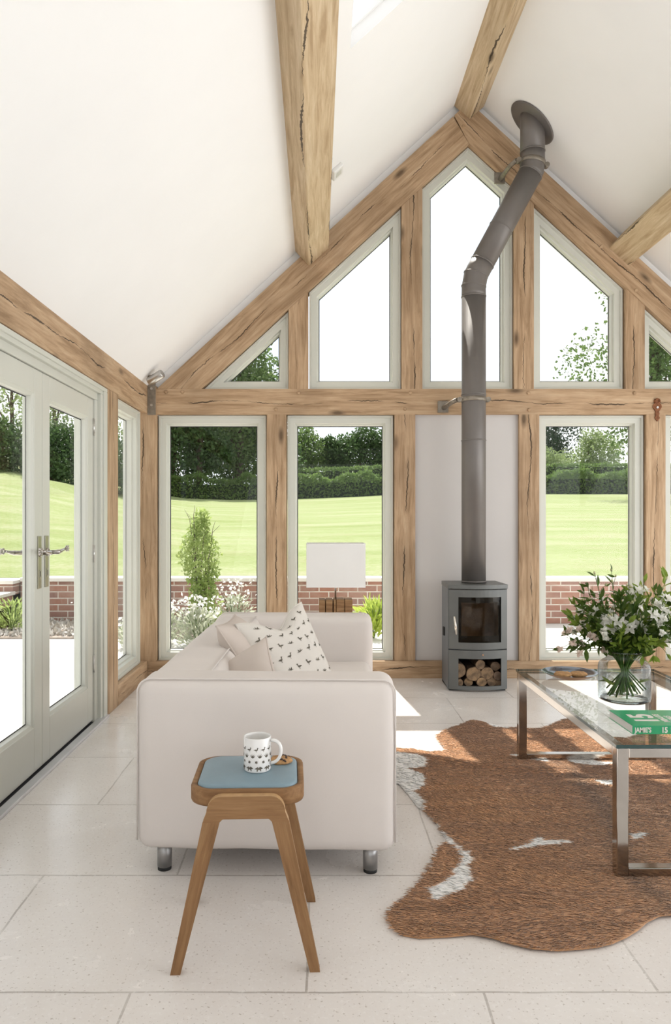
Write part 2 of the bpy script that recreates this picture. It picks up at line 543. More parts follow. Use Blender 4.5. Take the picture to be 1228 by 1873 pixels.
# gable wall: plaster behind the timbers (band above rafters, panel behind the stove)
def lx(f): return lambda u, v: (u, f, v)
g = MB()
for s in (-1, 1):
    def pt(u, dz): return (RIDGE_X + s*u, RIDGE_Z - SL*u + dz)
    poly = [pt(0, .05), pt(2.6, .05), pt(2.6, -.28), pt(0, -.28)]
    g.prism(poly if s > 0 else poly[::-1], lx(GY+.035), lx(GY+.16))
struct(g.build('wall_gable', M['plaster']))
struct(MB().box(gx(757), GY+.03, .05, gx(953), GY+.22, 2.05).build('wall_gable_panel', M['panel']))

# left wall beyond the doors, right wall, rear wall (all behind or beside the camera)
struct(MB().box(-1.50, -4.6, 0, LX, 2.52, 2.3).build('wall_left', M['plaster']))
rw = MB()
rw.box(RX, -4.6, 0, RX+.2, 5.86, .12); rw.box(RX, -4.6, 2.05, RX+.2, 5.86, 2.30)
for y0, y1 in ((-4.6, -3.2), (-1.0, -.6), (1.4, 1.6), (3.2, 3.4), (5.2, 5.86)): rw.box(RX, y0, .12, RX+.2, y1, 2.05)
struct(rw.build('wall_right', M['plaster']))
bw = MB()
bw.box(-1.5, -4.8, 0, -.9, -4.6, 2.4); bw.box(3.2, -4.8, 0, 3.78, -4.6, 2.4)
bw.prism([(-1.5, 2.4), (3.78, 2.4), (3.78, 2.5), (RIDGE_X, 4.6), (-1.5, 2.5)], lx(-4.8), lx(-4.6))
struct(bw.build('wall_back', M['backwall']))

# ------------------------------------------------------------------ oak frame
def rotY(a): return Matrix.Rotation(-a, 4, 'Y')           # local X turned up by a in the gable plane
def frame_at(c, ax):
    """object axes with local X along ax"""
    x = Vector(ax).normalized()
    up = Vector((0, 0, 1)) if abs(x.z) < .9 else Vector((0, 1, 0))
    y = up.cross(x).normalized(); z = x.cross(y)
    m = Matrix((x, y, z)).transposed().to_4x4(); m.translation = Vector(c)
    return m
def gable_timber(name, poly, y0, y1, ax, label, cat='beam', mat='oak', group=None, parent=None):
    mb = MB()
    area2 = sum(poly[i][0]*poly[(i+1) % len(poly)][1]-poly[(i+1) % len(poly)][0]*poly[i][1] for i in range(len(poly)))
    if area2 < 0: poly = poly[::-1]
    mb.prism(poly, lx(y0), lx(y1))
    c = (sum(p[0] for p in poly)/len(poly), (y0+y1)/2, sum(p[1] for p in poly)/len(poly))
    o = mb.build(name, M[mat], frame=frame_at(c, ax), bevel=.005)
    return tag(o, label, cat, group)
def pegs(parent, pts, y):
    for (x, z) in pts:
        MB().tube([(x, y+.03, z), (x, y-.004, z), (x, y-.012, z)], [.014, .014, .009], 10).build('peg', M['oak'], parent)
def rect(x0, z0, x1, z1): return [(x0, z0), (x1, z0), (x1, z1), (x0, z1)]

TB0, TB1 = gz(758), gz(711.5)     # tie beam
SB = gz(1209)                     # top of the sole beam
YB = GY + .20                     # back of the timbers
tie = gable_timber('oak_tie_beam', rect(LX+.06, TB0, RX, TB1), GY, YB, (1,0,0), 'long horizontal oak tie beam crossing the gable between lower and upper windows')
pegs(tie, [(gx(p), gz(q)) for p, q in ((304, 717), (334, 717), (547, 719), (751, 719), (505, 749), (741, 748), (967, 719), (1161, 719), (968, 750))], GY)
gable_timber('oak_sole_beam', rect(LX-.05, 0, RX, SB), GY-.01, YB, (1,0,0), 'low horizontal oak sole beam on the floor under the gable windows')
GP = 'oak posts between the lower gable windows'
pl = [('left', 488, 524, 'lower oak post between the two gable windows left of the stove'),
      ('mid', 722, 760, 'lower oak post just left of the stove wall panel'),
      ('r', 950, 987, 'lower oak post just right of the stove wall panel'),
      ('rr', 1183, 1218, 'lower oak post below the rusty iron bracket behind the flowers')]
for k, a, b_, lb in pl:
    gable_timber('oak_post', rect(gx(a), SB, gx(b_), TB0), GY, YB, (0,0,1), lb, 'post')
gable_timber('oak_corner_post', rect(LX-.12, SB, LX+.065, TB1+.02), GY-.02, YB, (0,0,1), 'slim oak corner post where the left wall meets the gable', 'post')

# gable rafters
raft_lo = lambda x, s: gz(262) - SL*abs(x-gx(858)) if s else 0
RC = gx(858)
def r_low(x): return gz(264) - SL*abs(x-RC)
def r_top(x): return gz(187) - SL*abs(x-RC)
xl = RC - (gz(187)-TB1)/SL; xl2 = RC - (gz(264)-TB1)/SL
RGY = GY - .005
# left rafter stops at the half lap; right rafter runs over the apex
lapT = (gx(825), r_top(gx(825)))
lapB = (gx(880), r_low(gx(880)))
left_poly = [(xl+.01, TB1), (xl2, TB1), (RC, gz(264)), (gx(858)-.005, gz(264)+.02), (gx(829), r_top(gx(829)))]
gable_timber('oak_rafter', [(xl+.01, TB1), (xl2, TB1), (RC-.0, r_low(RC)), (gx(829), r_top(gx(829)))], RGY, GY+.14, (1,0,SL), 'oak rafter sloping up along the left side of the gable', 'rafter')
xr = RC + (gz(187)-TB1)/SL; xr2 = RC + (gz(264)-TB1)/SL
rr = gable_timber('oak_rafter', [(RC+.0, r_low(RC)), (xr2, TB1), (xr-.01, TB1), (RC, r_top(RC)), (gx(831), r_top(gx(831)))], RGY-.002, GY+.14, (1,0,-SL), 'oak rafter sloping down the right side of the gable behind the flue pipe', 'rafter')
pegs(rr, [(gx(848), gz(232)), (gx(1163), gz(532)), (gx(1100), gz(452))], RGY)
# upper posts
up = [(528, 564, 'upper oak post between the small triangular window and the left upper window'),
      (735, 773, 'upper oak post left of the tall pointed centre window'),
      (941, 977, 'upper oak post right of the tall pointed centre window behind the flue'),
      (1145, 1180, 'upper oak post at the far right of the upper gable windows')]
for a, b_, lb in up:
    xa, xb = gx(a), gx(b_)
    gable_timber('oak_upper_post', [(xa, TB1), (xb, TB1), (xb, r_low(xb)), (xa, r_low(xa))], GY, YB, (0,0,1), lb, 'post')

# purlins and ridge running towards the camera, set square to the slope
def run_beam(name, poly, y0, y1, label):
    mb = MB()
    a2 = sum(poly[i][0]*poly[(i+1) % len(poly)][1]-poly[(i+1) % len(poly)][0]*poly[i][1] for i in range(len(poly)))
    if a2 < 0: poly = poly[::-1]
    mb.prism(poly, lx(y0), lx(y1))
    cx = sum(p[0] for p in poly)/len(poly); cz = sum(p[1] for p in poly)/len(poly)
    Rz = Matrix.Translation((cx, (y0+y1)/2, cz)) @ Matrix.Rotation(ANG if poly is None else 0, 4, 'Y') @ Matrix.Rotation(PI/2, 4, 'Z')
    return tag(mb.build(name, M['oak_pale'], frame=Rz, bevel=.008), label, 'beam')
ca, sa = math.cos(ANG), math.sin(ANG)
def purlin(s, label):
    # bottom corner in the gable picture at px 565,487 (left); face .205 along the slope, .15 below the ceiling
    bx, bz = gx(565.5), gz(487)
    if s > 0: bx = 2*RC - bx
    e = (s*-ca, sa)                  # up the slope, towards the ridge
    nrm = (s*sa, ca)                 # outwards through the ceiling
    w, h = .205, .22
    p0 = (bx, bz); p1 = (bx+e[0]*w, bz+e[1]*w); p2 = (p1[0]+nrm[0]*h, p1[1]+nrm[1]*h); p3 = (bx+nrm[0]*h, bz+nrm[1]*h)
    return run_beam('oak_purlin', [p0, p1, p2, p3], -4.6, GY-.0, label)
purlin(-1, 'pale oak purlin running under the left roof slope towards the viewer')
purlin(1, 'pale oak purlin running under the right roof slope at the picture edge')
rb = (gx(859), gz(219))
w = .165
run_beam('oak_ridge_beam', [rb, (rb[0]+w*ca, rb[1]+w*sa), (rb[0]+w*ca, rb[1]+w*sa+.18), (rb[0]-w*ca, rb[1]+w*sa+.18), (rb[0]-w*ca, rb[1]+w*sa)], -4.6, GY+.0, 'pale oak ridge beam at the peak of the ceiling')

# left wall frame: wall plate, post, sole beam
def left_timber(name, y0, y1, z0, z1, ax, label, cat, x0=-1.46, x1=LX, mat='oak'):
    mb = MB().box(x0, y0, z0, x1, y1, z1)
    return tag(mb.build(name, M[mat], frame=frame_at(((x0+x1)/2, (y0+y1)/2, (z0+z1)/2), ax), bevel=.005), label, cat)
left_timber('oak_wall_plate', -4.6, GY-.02, 2.005, 2.22, (0,1,0), 'thick cracked oak wall plate above the glazed doors', 'beam')
left_timber('oak_door_post', 4.53, 4.76, 0, 2.005, (0,0,1), 'oak post between the glazed doors and the side window', 'post')
left_timber('oak_wall_sole', 4.76, GY-.02, 0, .135, (0,1,0), 'low oak sole beam under the side window of the left wall', 'beam')

# ------------------------------------------------------------------ windows
def inset(poly, d):
    n = len(poly); out = []
    for i in range(n):
        p0, p1, p2 = Vector(poly[i-1]), Vector(poly[i]), Vector(poly[(i+1) % n])
        e1, e2 = (p1-p0).normalized(), (p2-p1).normalized()
        n1, n2 = Vector((-e1.y, e1.x)), Vector((-e2.y, e2.x))
        bis = n1 + n2; k = d / max(.15, (1 + n1.dot(n2)))
        out.append((p1.x + bis.x*k, p1.y + bis.y*k))
    return out
PROF = [(0, 0), (0, .11), (.072, .11), (.072, .085), (.068, .05), (.058, .045), (.056, .018), (.018, .016), (.014, 0)]
def window(name, poly, mapf, prof=PROF, gd=.09, anchor=(0,0,0)):
    """poly: CCW (u,v) outline, mapf(u, depth, v) -> world"""
    r = struct_empty(name, anchor)
    rings = [[mapf(p[0], d, p[1]) for p in inset(poly, t)] for (t, d) in prof]
    n = len(poly); k = len(prof)
    mb = MB()
    vs = [q for ring in rings for q in ring]
    fs = []
    for a in range(k):
        b_ = (a+1) % k
        for i in range(n):
            j = (i+1) % n
            fs.append((a*n+i, b_*n+i, b_*n+j, a*n+j))
    mb.add(vs, fs)
    mb.build('window_frame', M['paint'], r)
    t = prof[2][0]
    gp = inset(poly, t-.012)
    mb = MB()
    for dd in (gd, gd+.016):
        vs = [mapf(p[0], dd, p[1]) for p in gp]
        mb.add(vs, [tuple(range(n))])
    mb.build('pane', M['glass'], r)
    # dark gasket line round the glass
    a = [mapf(p[0], gd-.002, p[1]) for p in inset(poly, t-.004)]; b2 = [mapf(p[0], gd-.002, p[1]) for p in inset(poly, t+.006)]
    MB().add(a+b2, [(i, (i+1) % n, n+(i+1) % n, n+i) for i in range(n)]).build('gasket', M['bead'], r)
    return r
def gmap(u, d, v): return (u, GY+.035+d, v)
zb, zt = SB, TB0-.004
e = .004
lower = [(287.5, 487), (525, 721), (988, 1182), (1219, 1420)]
n_ = 1
for a, b_ in lower:
    window('window_%d' % n_, rect(gx(a)+e, zb, gx(b_)-e, zt), gmap, anchor=(gx((a+b_)/2), GY+.09, (zb+zt)/2)); n_ += 1
ub = TB1 + .004
def upoly(a, b_):
    xa, xb = gx(a)+e, gx(b_)-e
    pts = [(xa, ub), (xb, ub), (xb, r_low(xb)-.006)]
    if xa < RC < xb: pts.append((RC, r_low(RC)-.006))
    pts.append((xa, r_low(xa)-.006))
    return pts
xl_t = RC - (gz(264)-ub)/SL + .01
window('window_%d' % n_, [(xl_t, ub), (gx(527), ub), (gx(527), r_low(gx(527))-.006)], gmap, anchor=(gx(470), GY+.09, gz(660))); n_ += 1
for a, b_ in ((565, 735), (773, 941), (977, 1144)):
    window('window_%d' % n_, upoly(a, b_), gmap, anchor=(gx((a+b_)/2), GY+.09, ub+.5)); n_ += 1
xr_t = RC + (gz(264)-ub)/SL - .01
window('window_%d' % n_, [(gx(1180), ub), (xr_t, ub), (gx(1180), r_low(gx(1180))-.006)], gmap, anchor=(gx(1240), GY+.09, gz(660))); n_ += 1
def lmap(u, d, v): return (LX-.035-d, u, v)
# seen from inside, u runs away from the viewer: CCW in (y,z)
window('window_%d' % n_, rect(4.765, .137, 5.50, 2.0), lmap, anchor=(LX-.1, 5.1, 1.1)); n_ += 1

# ------------------------------------------------------------------ glazed doors
DX = -1.325
M['plate'] = pm('aged_nickel_plate', (.40, .385, .31), .3, 1.0)
JT = 1.985
DM = 3.565; DN, DFAR = 2.77, 4.375
# fixed frame round the pair
fr = struct_empty('trim_1', (LX, 3.5, 0))
mb = MB()
mb.box(-1.44, DFAR, 0, DX+.012, 4.53, JT-.07); mb.box(DX+.005, 4.42, 0, LX-.012, 4.529, JT-.03); mb.box(DX+.01, 4.46, 0, LX-.003, 4.528, JT-.008)
mb.box(-1.44, 2.52, 0, DX+.012, DN, JT-.07); mb.box(DX+.005, 2.521, 0, LX-.012, DN-.05, JT-.03)
mb.box(-1.44, 2.52, JT-.07, DX+.012, 4.53, 2.004); mb.box(DX+.005, 2.521, JT-.03, LX-.012, 4.529, 2.003); mb.box(DX+.01, 2.522, JT-.008, LX-.003, 4.528, 2.002)
mb.build('door_frame', M['paint'], fr, bevel=.004)
mb = MB(); mb.box(-1.44, 2.6, 0, DX-.02, 4.5, .012); mb.box(DX+.012, 2.6, 0, LX+.012, 4.52, .014)
mb.build('threshold', M['alu'], fr, bevel=.003)
MB().box(DX-.02, 2.6, 0, DX+.012, 4.5, .006).build('threshold_seal', M['bead'], fr)
def door(name, y0, y1, hinge_far):
    r = struct_empty(name, (DX, (y0+y1)/2, 0))
    zb, zt = .018, JT-.072
    st, br, tr = .098, .21, .115
    mb = MB()
    x0, x1 = DX-.058, DX
    y0 += .002; y1 -= .002
    mb.box(x0, y0, zb, x1, y0+st, zt); mb.box(x0, y1-st, zb, x1, y1, zt)
    mb.box(x0, y0+st, zb, x1, y1-st, zb+br); mb.box(x0, y0+st, zt-tr, x1, y1-st, zt)
    mb.build('door_frame', M['paint'], r, bevel=.003)
    ya, yb, za, zc = y0+st, y1-st, zb+br, zt-tr
    # glazing bead: stepped ring
    mb = MB()
    P0 = [(ya, za), (yb, za), (yb, zc), (ya, zc)]
    rings = [[(DX-d, p[0], p[1]) for p in inset(P0, t)] for (t, d) in ((0, .004), (.014, .012), (.018, .034), (0, .034))]
    vs = [q for R_ in rings for q in R_]
    mb.add(vs, [(a*4+i, ((a+1) % 4)*4+i, ((a+1) % 4)*4+(i+1) % 4, a*4+(i+1) % 4) for a in range(4) for i in range(4)])
    mb.build('glazing_bead', M['paint'], r)
    mb = MB()
    for dd in (.036, .052):
        mb.add([(DX-dd, ya, za), (DX-dd, yb, za), (DX-dd, yb, zc), (DX-dd, ya, zc)], [(0,1,2,3)])
    mb.build('pane', M['glass'], r)
    G0 = inset(P0, .016); G1 = inset(P0, .024)
    MB().add([(DX-.0345, p[0], p[1]) for p in G0+G1], [(i, (i+1) % 4, 4+(i+1) % 4, 4+i) for i in range(4)]).build('gasket', M['bead'], r)
    # handles inside and outside, levers pointing to the hinge side
    sgn = 1 if hinge_far else -1
    hy = (y0+.045) if hinge_far else (y1-.045)
    for side in (1, -1):
        xf = DX if side > 0 else DX-.058
        pl_ = MB().box(min(xf, xf+side*.006), hy-.021, .875, max(xf, xf+side*.006), hy+.021, 1.125)
        pl_.box(min(xf+side*.006, xf+side*.009), hy-.008, .925, max(xf+side*.006, xf+side*.009), hy+.008, .965)
        hnd = pl_.build('door_handle', M['plate'], r, bevel=.002)
        lv = MB()
        lv.tube([(xf, hy, 1.045), (xf+side*.012, hy, 1.045), (xf+side*.016, hy, 1.045)], [.020, .020, .015], 14)
        lv.tube([(xf+side*.012, hy, 1.045), (xf+side*.05, hy, 1.045), (xf+side*.058, hy+sgn*.006, 1.046), (xf+side*.06, hy+sgn*.02, 1.047),
                 (xf+side*.06, hy+sgn*.07, 1.053), (xf+side*.06, hy+sgn*.105, 1.058)], [.010, .011, .012, .0095, .007, .006], 12)
        c0 = Vector((xf+side*.06, hy+sgn*.122, 1.058))
        lv.tube([c0+Vector((0, .012*math.cos(q), .012*math.sin(q))) for q in [2*PI*i/16 for i in range(17)]], .0042, 8, caps=False)
        for q in range(3):
            a_ = (q-1)*.7
            lv.tube([c0+Vector((0, sgn*.014, 0)), c0+Vector((0, sgn*(.014+.022*math.cos(a_)), .022*math.sin(a_)))], [.005, .003], 8)
        lv.build('lever', M['chrome_dark'], hnd)
        MB().box(min(xf+side*.009, xf+side*.0095), hy-.003, .932, max(xf+side*.009, xf+side*.0095), hy+.003, .958).build('keyhole', M['black'], hnd)
    # hinges on the outside edge
    hy2 = y1 if hinge_far else y0
    for z in (.35, 1.0, 1.75):
        MB().tube([(DX+.004, hy2, z-.05), (DX+.004, hy2, z+.05)], .007, 10).build('hinge', M['steel'], r)
    return r
door('door_1', DM, DFAR, True)
door('door_2', DN, DM, False)

# ================================================================== FURNITURE
# ------------------------------------------------------------------ sofa
sofa = thing('sofa', 'cream fabric two-seat sofa seen from its arm end, short steel legs', 'sofa', (-.150, 3.375, 0), math.radians(-1.5))
SH = .665
MB().rbox((-.31, 0, .375), (.26, 1.56, .575), .06, 8, puff=(.012, 0, .006), jit=.0025, seed=2).build('backrest', M['sofa'], sofa, local=True, weld=True)
MB().rbox((.10, 0, .25), (.66, 1.42, .355), .05, 10, puff=(.01, 0, .02), jit=.002, seed=3).build('seat', M['sofa'], sofa, local=True, weld=True)
for s in (-1, 1):
    y = s*.80
    arm = MB().rbox((0, y, (SH+.088)/2), (.872, .20, SH-.088), .045, 10, puff=(.006, .008, .004), jit=.003, seed=5+s).build('arm', M['sofa'], sofa, local=True, weld=True)
    # welt seam round the outer face
    yy = y + s*.078
    hw, zt_, zb_ = .436+.002, SH+.0015, .10
    pts = [(-hw, yy, zb_+.02)]
    for c_x, c_z, a0 in ((-hw+.045, zt_-.045, PI), (hw-.045, zt_-.045, PI/2)):
        pts += [(c_x+.045*math.cos(a0-PI/2*i/6), yy + s*0, c_z+.045*math.sin(a0-PI/2*i/6)) for i in range(7)]
    pts += [(hw, yy, zb_+.02)]
    pts = [(p[0]*1.0 - math.copysign(.001, p[0]), p[1] + s*.0, p[2]-.0005) for p in pts]
    MB().tube(pts, .0032, 8).build('piping', M['sofa'], arm, local=True)
MB().tube([(-.31+.10, -.74+.0, .6635), (-.31+.10, .74, .6635)], .003, 6).build('piping', M['sofa'], sofa, local=True)
for sx in (-1, 1):
    for sy in (-1, 1):
        mb = MB().tube([(sx*.355, sy*.83, 0.0), (sx*.355, sy*.83, .012)], .0235, 20, m=1)
        mb.tube([(sx*.355, sy*.83, .012), (sx*.355, sy*.83, .10)], .025, 24)
        mb.build('leg', [M['satin'], M['black']], sofa, local=True)
MB().box(-.40, -.80, .10, .40, .80, .16).build('base', M['bead'], sofa, local=True)

# ------------------------------------------------------------------ cushions
DUCK = [(-.50,-.02),(-.30,.06),(-.12,.10),(.05,.08),(.14,.16),(.13,.30),(.19,.40),(.28,.40),(.33,.34),(.45,.30),(.33,.27),(.27,.22),(.27,.05),(.20,-.08),
        (.06,-.16),(.05,-.32),(.13,-.36),(-.02,-.36),(.0,-.17),(-.15,-.14),(-.34,-.06)]
FLY = [(-.5,-.10),(-.2,-.04),(-.25,.30),(-.05,.12),(.05,.02),(.22,.34),(.2,.05),(.34,.06),(.44,.12),(.52,.06),(.4,.0),(.2,-.08),(0,-.14),(-.2,-.12)]
def pillow_fn(a, b, T):
    def f(u, v, s):
        ku, kv = 1-.075*(1-v*v)*abs(u)**2, 1-.075*(1-u*u)*abs(v)**2
        t = T*(max(0, 1-abs(u)**2.6)*max(0, 1-abs(v)**2.6))**.55
        w = .006*math.sin(5*u+3*v)*(1-u*u)*(1-v*v)
        return Vector((a*u*ku, b*v*kv, s*t+w))
    return f
def pillow(name, label, frame, a, b, T, mat, group=None, birds=0, seed=0, dent=None):
    f0 = pillow_fn(a, b, T)
    def f(u, v, s):
        p = f0(u, v, s)
        if dent: 
            # chopped top edge: the upper edge sags into a V between the corners
            p.y -= dent*max(0, v)**2*math.exp(-(u/.42)**2)
        return p
    mb = MB(); n = 28
    g_ = [math.sin(PI/2*(-1+2*i/n)) for i in range(n+1)]
    for s in (1, -1):
        vs = [f(u, v, s) for v in g_ for u in g_]
        fs = []
        for j in range(n):
            for i in range(n):
                q = (j*(n+1)+i, j*(n+1)+i+1, (j+1)*(n+1)+i+1, (j+1)*(n+1)+i)
                fs.append(q if s > 0 else q[::-1])
        mb.add(vs, fs, 0, True)
    mb2 = MB()
    if birds:
        rng = random.Random(seed)
        for s in (1, -1):
            for r_ in range(-3, 4):
                for c_ in range(-3, 4):
                    u0 = (c_ + (.5 if r_ % 2 else 0))*.27 + rng.uniform(-.02, .02); v0 = r_*.27 + rng.uniform(-.02, .02)
                    if abs(u0) > .88 or abs(v0) > .86: continue
                    shp = DUCK if (r_ + c_) % 3 else FLY
                    sc = .16; fl_ = -1 if (r_ % 2) else 1
                    vs = []
                    for (x, y) in shp:
                        u, v = u0+x*sc*fl_, v0+y*sc
                        p = f(u, v, s); du = f(min(1,u+.02), v, s)-f(u-.02, v, s); dv = f(u, min(1,v+.02), s)-f(u, v-.02, s)
                        vs.append(p + du.cross(dv).normalized()*s*.0012)
                    mb2.add(vs, [tuple(range(len(vs)))], 1)
    mb.add(mb2.v, mb2.f, 1)
    o = mb.build(name, [mat, M['ink']], None, weld=False)
    bm = bmesh.new(); bm.from_mesh(o.data); bmesh.ops.remove_doubles(bm, verts=bm.verts, dist=1e-6)
    bmesh.ops.triangulate(bm, faces=[q for q in bm.faces if len(q.verts) > 4]); bm.to_mesh(o.data); bm.free()
    o.matrix_basis = frame
    tag(o, label, 'cushion', group)
    if True:
        path = []
        for (u0, v0, u1, v1) in ((-1,-1,1,-1), (1,-1,1,1), (1,1,-1,1), (-1,1,-1,-1)):
            for i in range(14):
                t = i/14; p = f(u0+(u1-u0)*t, v0+(v1-v0)*t, 1); path.append(p)
        path.append(path[0])
        MB().tube([tuple(p) for p in path], .0042, 8).build('piping', mat, o, local=True)
    return o
def uvn(c, U, V):
    """frame from centre, width direction and height (up) direction"""
    U = Vector(U).normalized(); V = Vector(V); V = (V - U*V.dot(U)).normalized(); Nn = U.cross(V)
    m = Matrix((U, V, Nn)).transposed().to_4x4(); m.translation = Vector(c); return m
pillow('cushion', 'large printed cushion with small dark birds standing behind the two plain cushions', uvn((-.125, 3.30, .590), (.62, .74, .13), (-.45, .12, .88)), .215, .215, .075, M['print'], birds=1, seed=3, dent=.075)
pillow('cushion', 'plain blush cushion leaning on the sofa back, behind the other plain one', uvn((-.30, 3.27, .60), (.10, .99, .0), (-.55, .0, .83)), .185, .19, .075, M['linen'], seed=4)
pillow('cushion', 'plain blush cushion in front, its pointed corner nearest the viewer', uvn((-.205-.130+.045, 2.98+.043-.110, .732-.092-.115), (.789, -.263, .555), (-.27, .665, .70)), .165, .165, .085, M['linen'], seed=5)

# ------------------------------------------------------------------ stool
st = thing('stool', 'small wooden stool with pale blue vinyl seat in front of the sofa arm', 'stool', (-.197, 2.155, 0), math.radians(2.0))
def rr(hx, hy, r, n=8, bow=.012):
    pts = []
    for (cx, cy, a0) in ((hx-r, hy-r, 0), (-hx+r, hy-r, PI/2), (-hx+r, -hy+r, PI), (hx-r, -hy+r, 1.5*PI)):
        for i in range(n+1):
            q = a0+PI/2*i/n
            x, y = cx+r*math.cos(q), cy+r*math.sin(q)
            pts.append((x*(1+bow*(1-(y/hy)**2)*4), y*(1+bow*(1-(x/hx)**2)*4)))
    return pts
SX, SY = .153, .142
o_, i_ = rr(SX, SY, .055), rr(SX-.016, SY-.016, .042)
mb = MB(); n = len(o_)
rings = [[(x*.985, y*.985, .427) for x, y in o_], [(x, y, .433) for x, y in o_], [(x, y, .466) for x, y in o_], [(x*.985, y*.985, .472) for x, y in o_], [(x, y, .4705) for x, y in i_], [(x, y, .427) for x, y in i_]]
vs = [q for R_ in rings for q in R_]
mb.add(vs, [(a*n+i, a*n+(i+1) % n, ((a+1) % 6)*n+(i+1) % n, ((a+1) % 6)*n+i) for a in range(6) for i in range(n)], 0, True)
mb.build('seat_rim', M['stoolwood'], st, local=True)
mb = MB(); i2 = rr(SX-.0175, SY-.0175, .041)
lv_ = [(1.0, .440), (1.0, .470), (.985, .4755), (.94, .479), (.8, .4825), (.5, .485), (.2, .486)]
vs = [(x*k, y*k, z) for k, z in lv_ for x, y in i2] + [(0, 0, .4862)]
fs = [(a*n+i, a*n+(i+1) % n, (a+1)*n+(i+1) % n, (a+1)*n+i) for a in range(len(lv_)-1) for i in range(n)]
fs += [((len(lv_)-1)*n+i, (len(lv_)-1)*n+(i+1) % n, len(lv_)*n) for i in range(n)]
mb.add(vs, fs, 0, True); mb.build('seat_pad', M['vinyl'], st, local=True)
mb = MB(); mb.add([(x, y, .428) for x, y in i_], [tuple(range(n))]); mb.build('seat_base', M['ply'], st, local=True)
for s in (-1, 1):
    yt, yb = s*(SY+.016), s*.180        # frames lean outwards a little
    def fy(z): return yt + (yb-yt)*(1-z/.46)
    th = .024
    # crossbar with rounded shoulders (x,z) outline
    out = []
    for cx, a0 in ((.066, 0), (-.066, PI/2)):
        out += [(cx+.040*math.cos(a0+PI/2*i/7), .420+.043*math.sin(a0+PI/2*i/7)) for i in range(8)]
    bar = [(.116, .395)] + out + [(-.116, .395), (-.070, .395), (-.062, .403), (.062, .403), (.070, .395)]
    mb = MB()
    mb.prism(bar, lambda u, v: (u, fy(v)-th/2, v), lambda u, v: (u, fy(v)+th/2, v), 1, False, 0)
    mb.build('crossbar', [M['stoolwood'], M['ply']], st, local=True, frame=None, bevel=.0025)
    for sx in (-1, 1):
        leg = [(sx*.070, .395), (sx*.116, .395), (sx*.199, 0), (sx*.172, 0)]
        if sx > 0: pass
        a2 = sum(leg[i][0]*leg[(i+1) % 4][1]-leg[(i+1) % 4][0]*leg[i][1] for i in range(4))
        if a2 < 0: leg = leg[::-1]
        mb = MB()
        mb.prism(leg, lambda u, v: (u, fy(v)-th/2, v), lambda u, v: (u, fy(v)+th/2, v))
        rot = Matrix.Translation((sx*.13, s*.17, .2)) @ Matrix.Rotation(math.atan2(.395, -sx*.092)*-1, 4, 'Y')
        o = mb.build('leg', M['stoolwood'], st, local=True, bevel=.0025)
        # turn the local axes along the leg for the grain
        o.data.transform(rot.inverted()); o.matrix_basis = rot
    for sx in (-1, 1):
        MB().tube([(sx*.06, s*.05, .425), (sx*.06, s*(SY+.01), .425)], .008, 8).build('rail', M['ply'], st, local=True) if False else None
MB().box(-.055, -.158, .405, -.030, .158, .428).box(.030, -.158, .405, .055, .158, .428).build('rail', M['stoolwood'], st, local=True)

# mug
mug = thing('mug', 'white china mug printed with rows of dark birds on the blue stool', 'mug', (-.172, 2.135, .4845), 0)
R_ = .0395; H_ = .098
MB().lathe([(0, .0), (R_-.006, 0), (R_-.001, .003), (R_, .007), (R_, H_-.002), (R_-.0012, H_), (R_-.003, H_-.001), (R_-.0035, H_-.006), (R_-.0038, .010), (0, .008)], n=56).build('body', M['white_cer'], mug, local=True)
hp = []
for i in range(15):
    q = -PI*.47 + PI*.94*i/14
    hp.append((R_-.004+.036*max(0, math.cos(q))**.75, 0, H_*.56+.033*math.sin(q) + .006*math.cos(q)))
mb = MB().tube(hp, .0048, 10)
hd = mb.build('handle', M['white_cer'], mug, local=True); hd.rotation_euler = (0, 0, math.radians(-14)); hd.scale = (1, 1.35, 1)
mb = MB()
def on_mug(shape, th0, z0, sc, flip=1):
    vs = []
    for x, y in shape:
        th = th0 + x*sc*flip/R_
        vs.append(((R_+.0004)*math.cos(th), (R_+.0004)*math.sin(th), z0+y*sc))
    mb.add(vs, [tuple(range(len(vs)))])
FLOW = [(r_*math.cos(2*PI*i/12), r_*math.sin(2*PI*i/12)) for i in range(12) for r_ in ((.45 if i % 2 else .25),)]
SPRIG = [(-.5,.25),(-.1,-.1),(-.25,.4),(0,-.02),(.05,.5),(.1,0),(.32,.42),(.2,-.08),(.5,.2),(.25,-.25),(0,-.35),(-.22,-.22)]
PAIR = [(-.6,.0),(-.3,.2),(-.1,.3),(.0,.12),(.15,.32),(.4,.2),(.6,.05),(.3,-.05),(.35,-.3),(.2,-.3),(.15,-.1),(-.1,-.12),(-.15,-.35),(-.3,-.3),(-.25,-.05)]
for i in range(12):
    on_mug(DUCK, 2*PI*i/12, .068, .017)
    on_mug(SPRIG, 2*PI*i/12+.25, .050, .017)
    on_mug(FLOW, 2*PI*i/12, .033, .0115)
for i in range(9):
    on_mug(PAIR, 2*PI*i/9, .014, .021)
o = mb.build('print', M['ink'], mug, local=True)
MB().lathe([(0, .052), (R_-.004, .052)], n=40).build('tea', pm('tea', (.42, .30, .17), .1), mug, local=True)

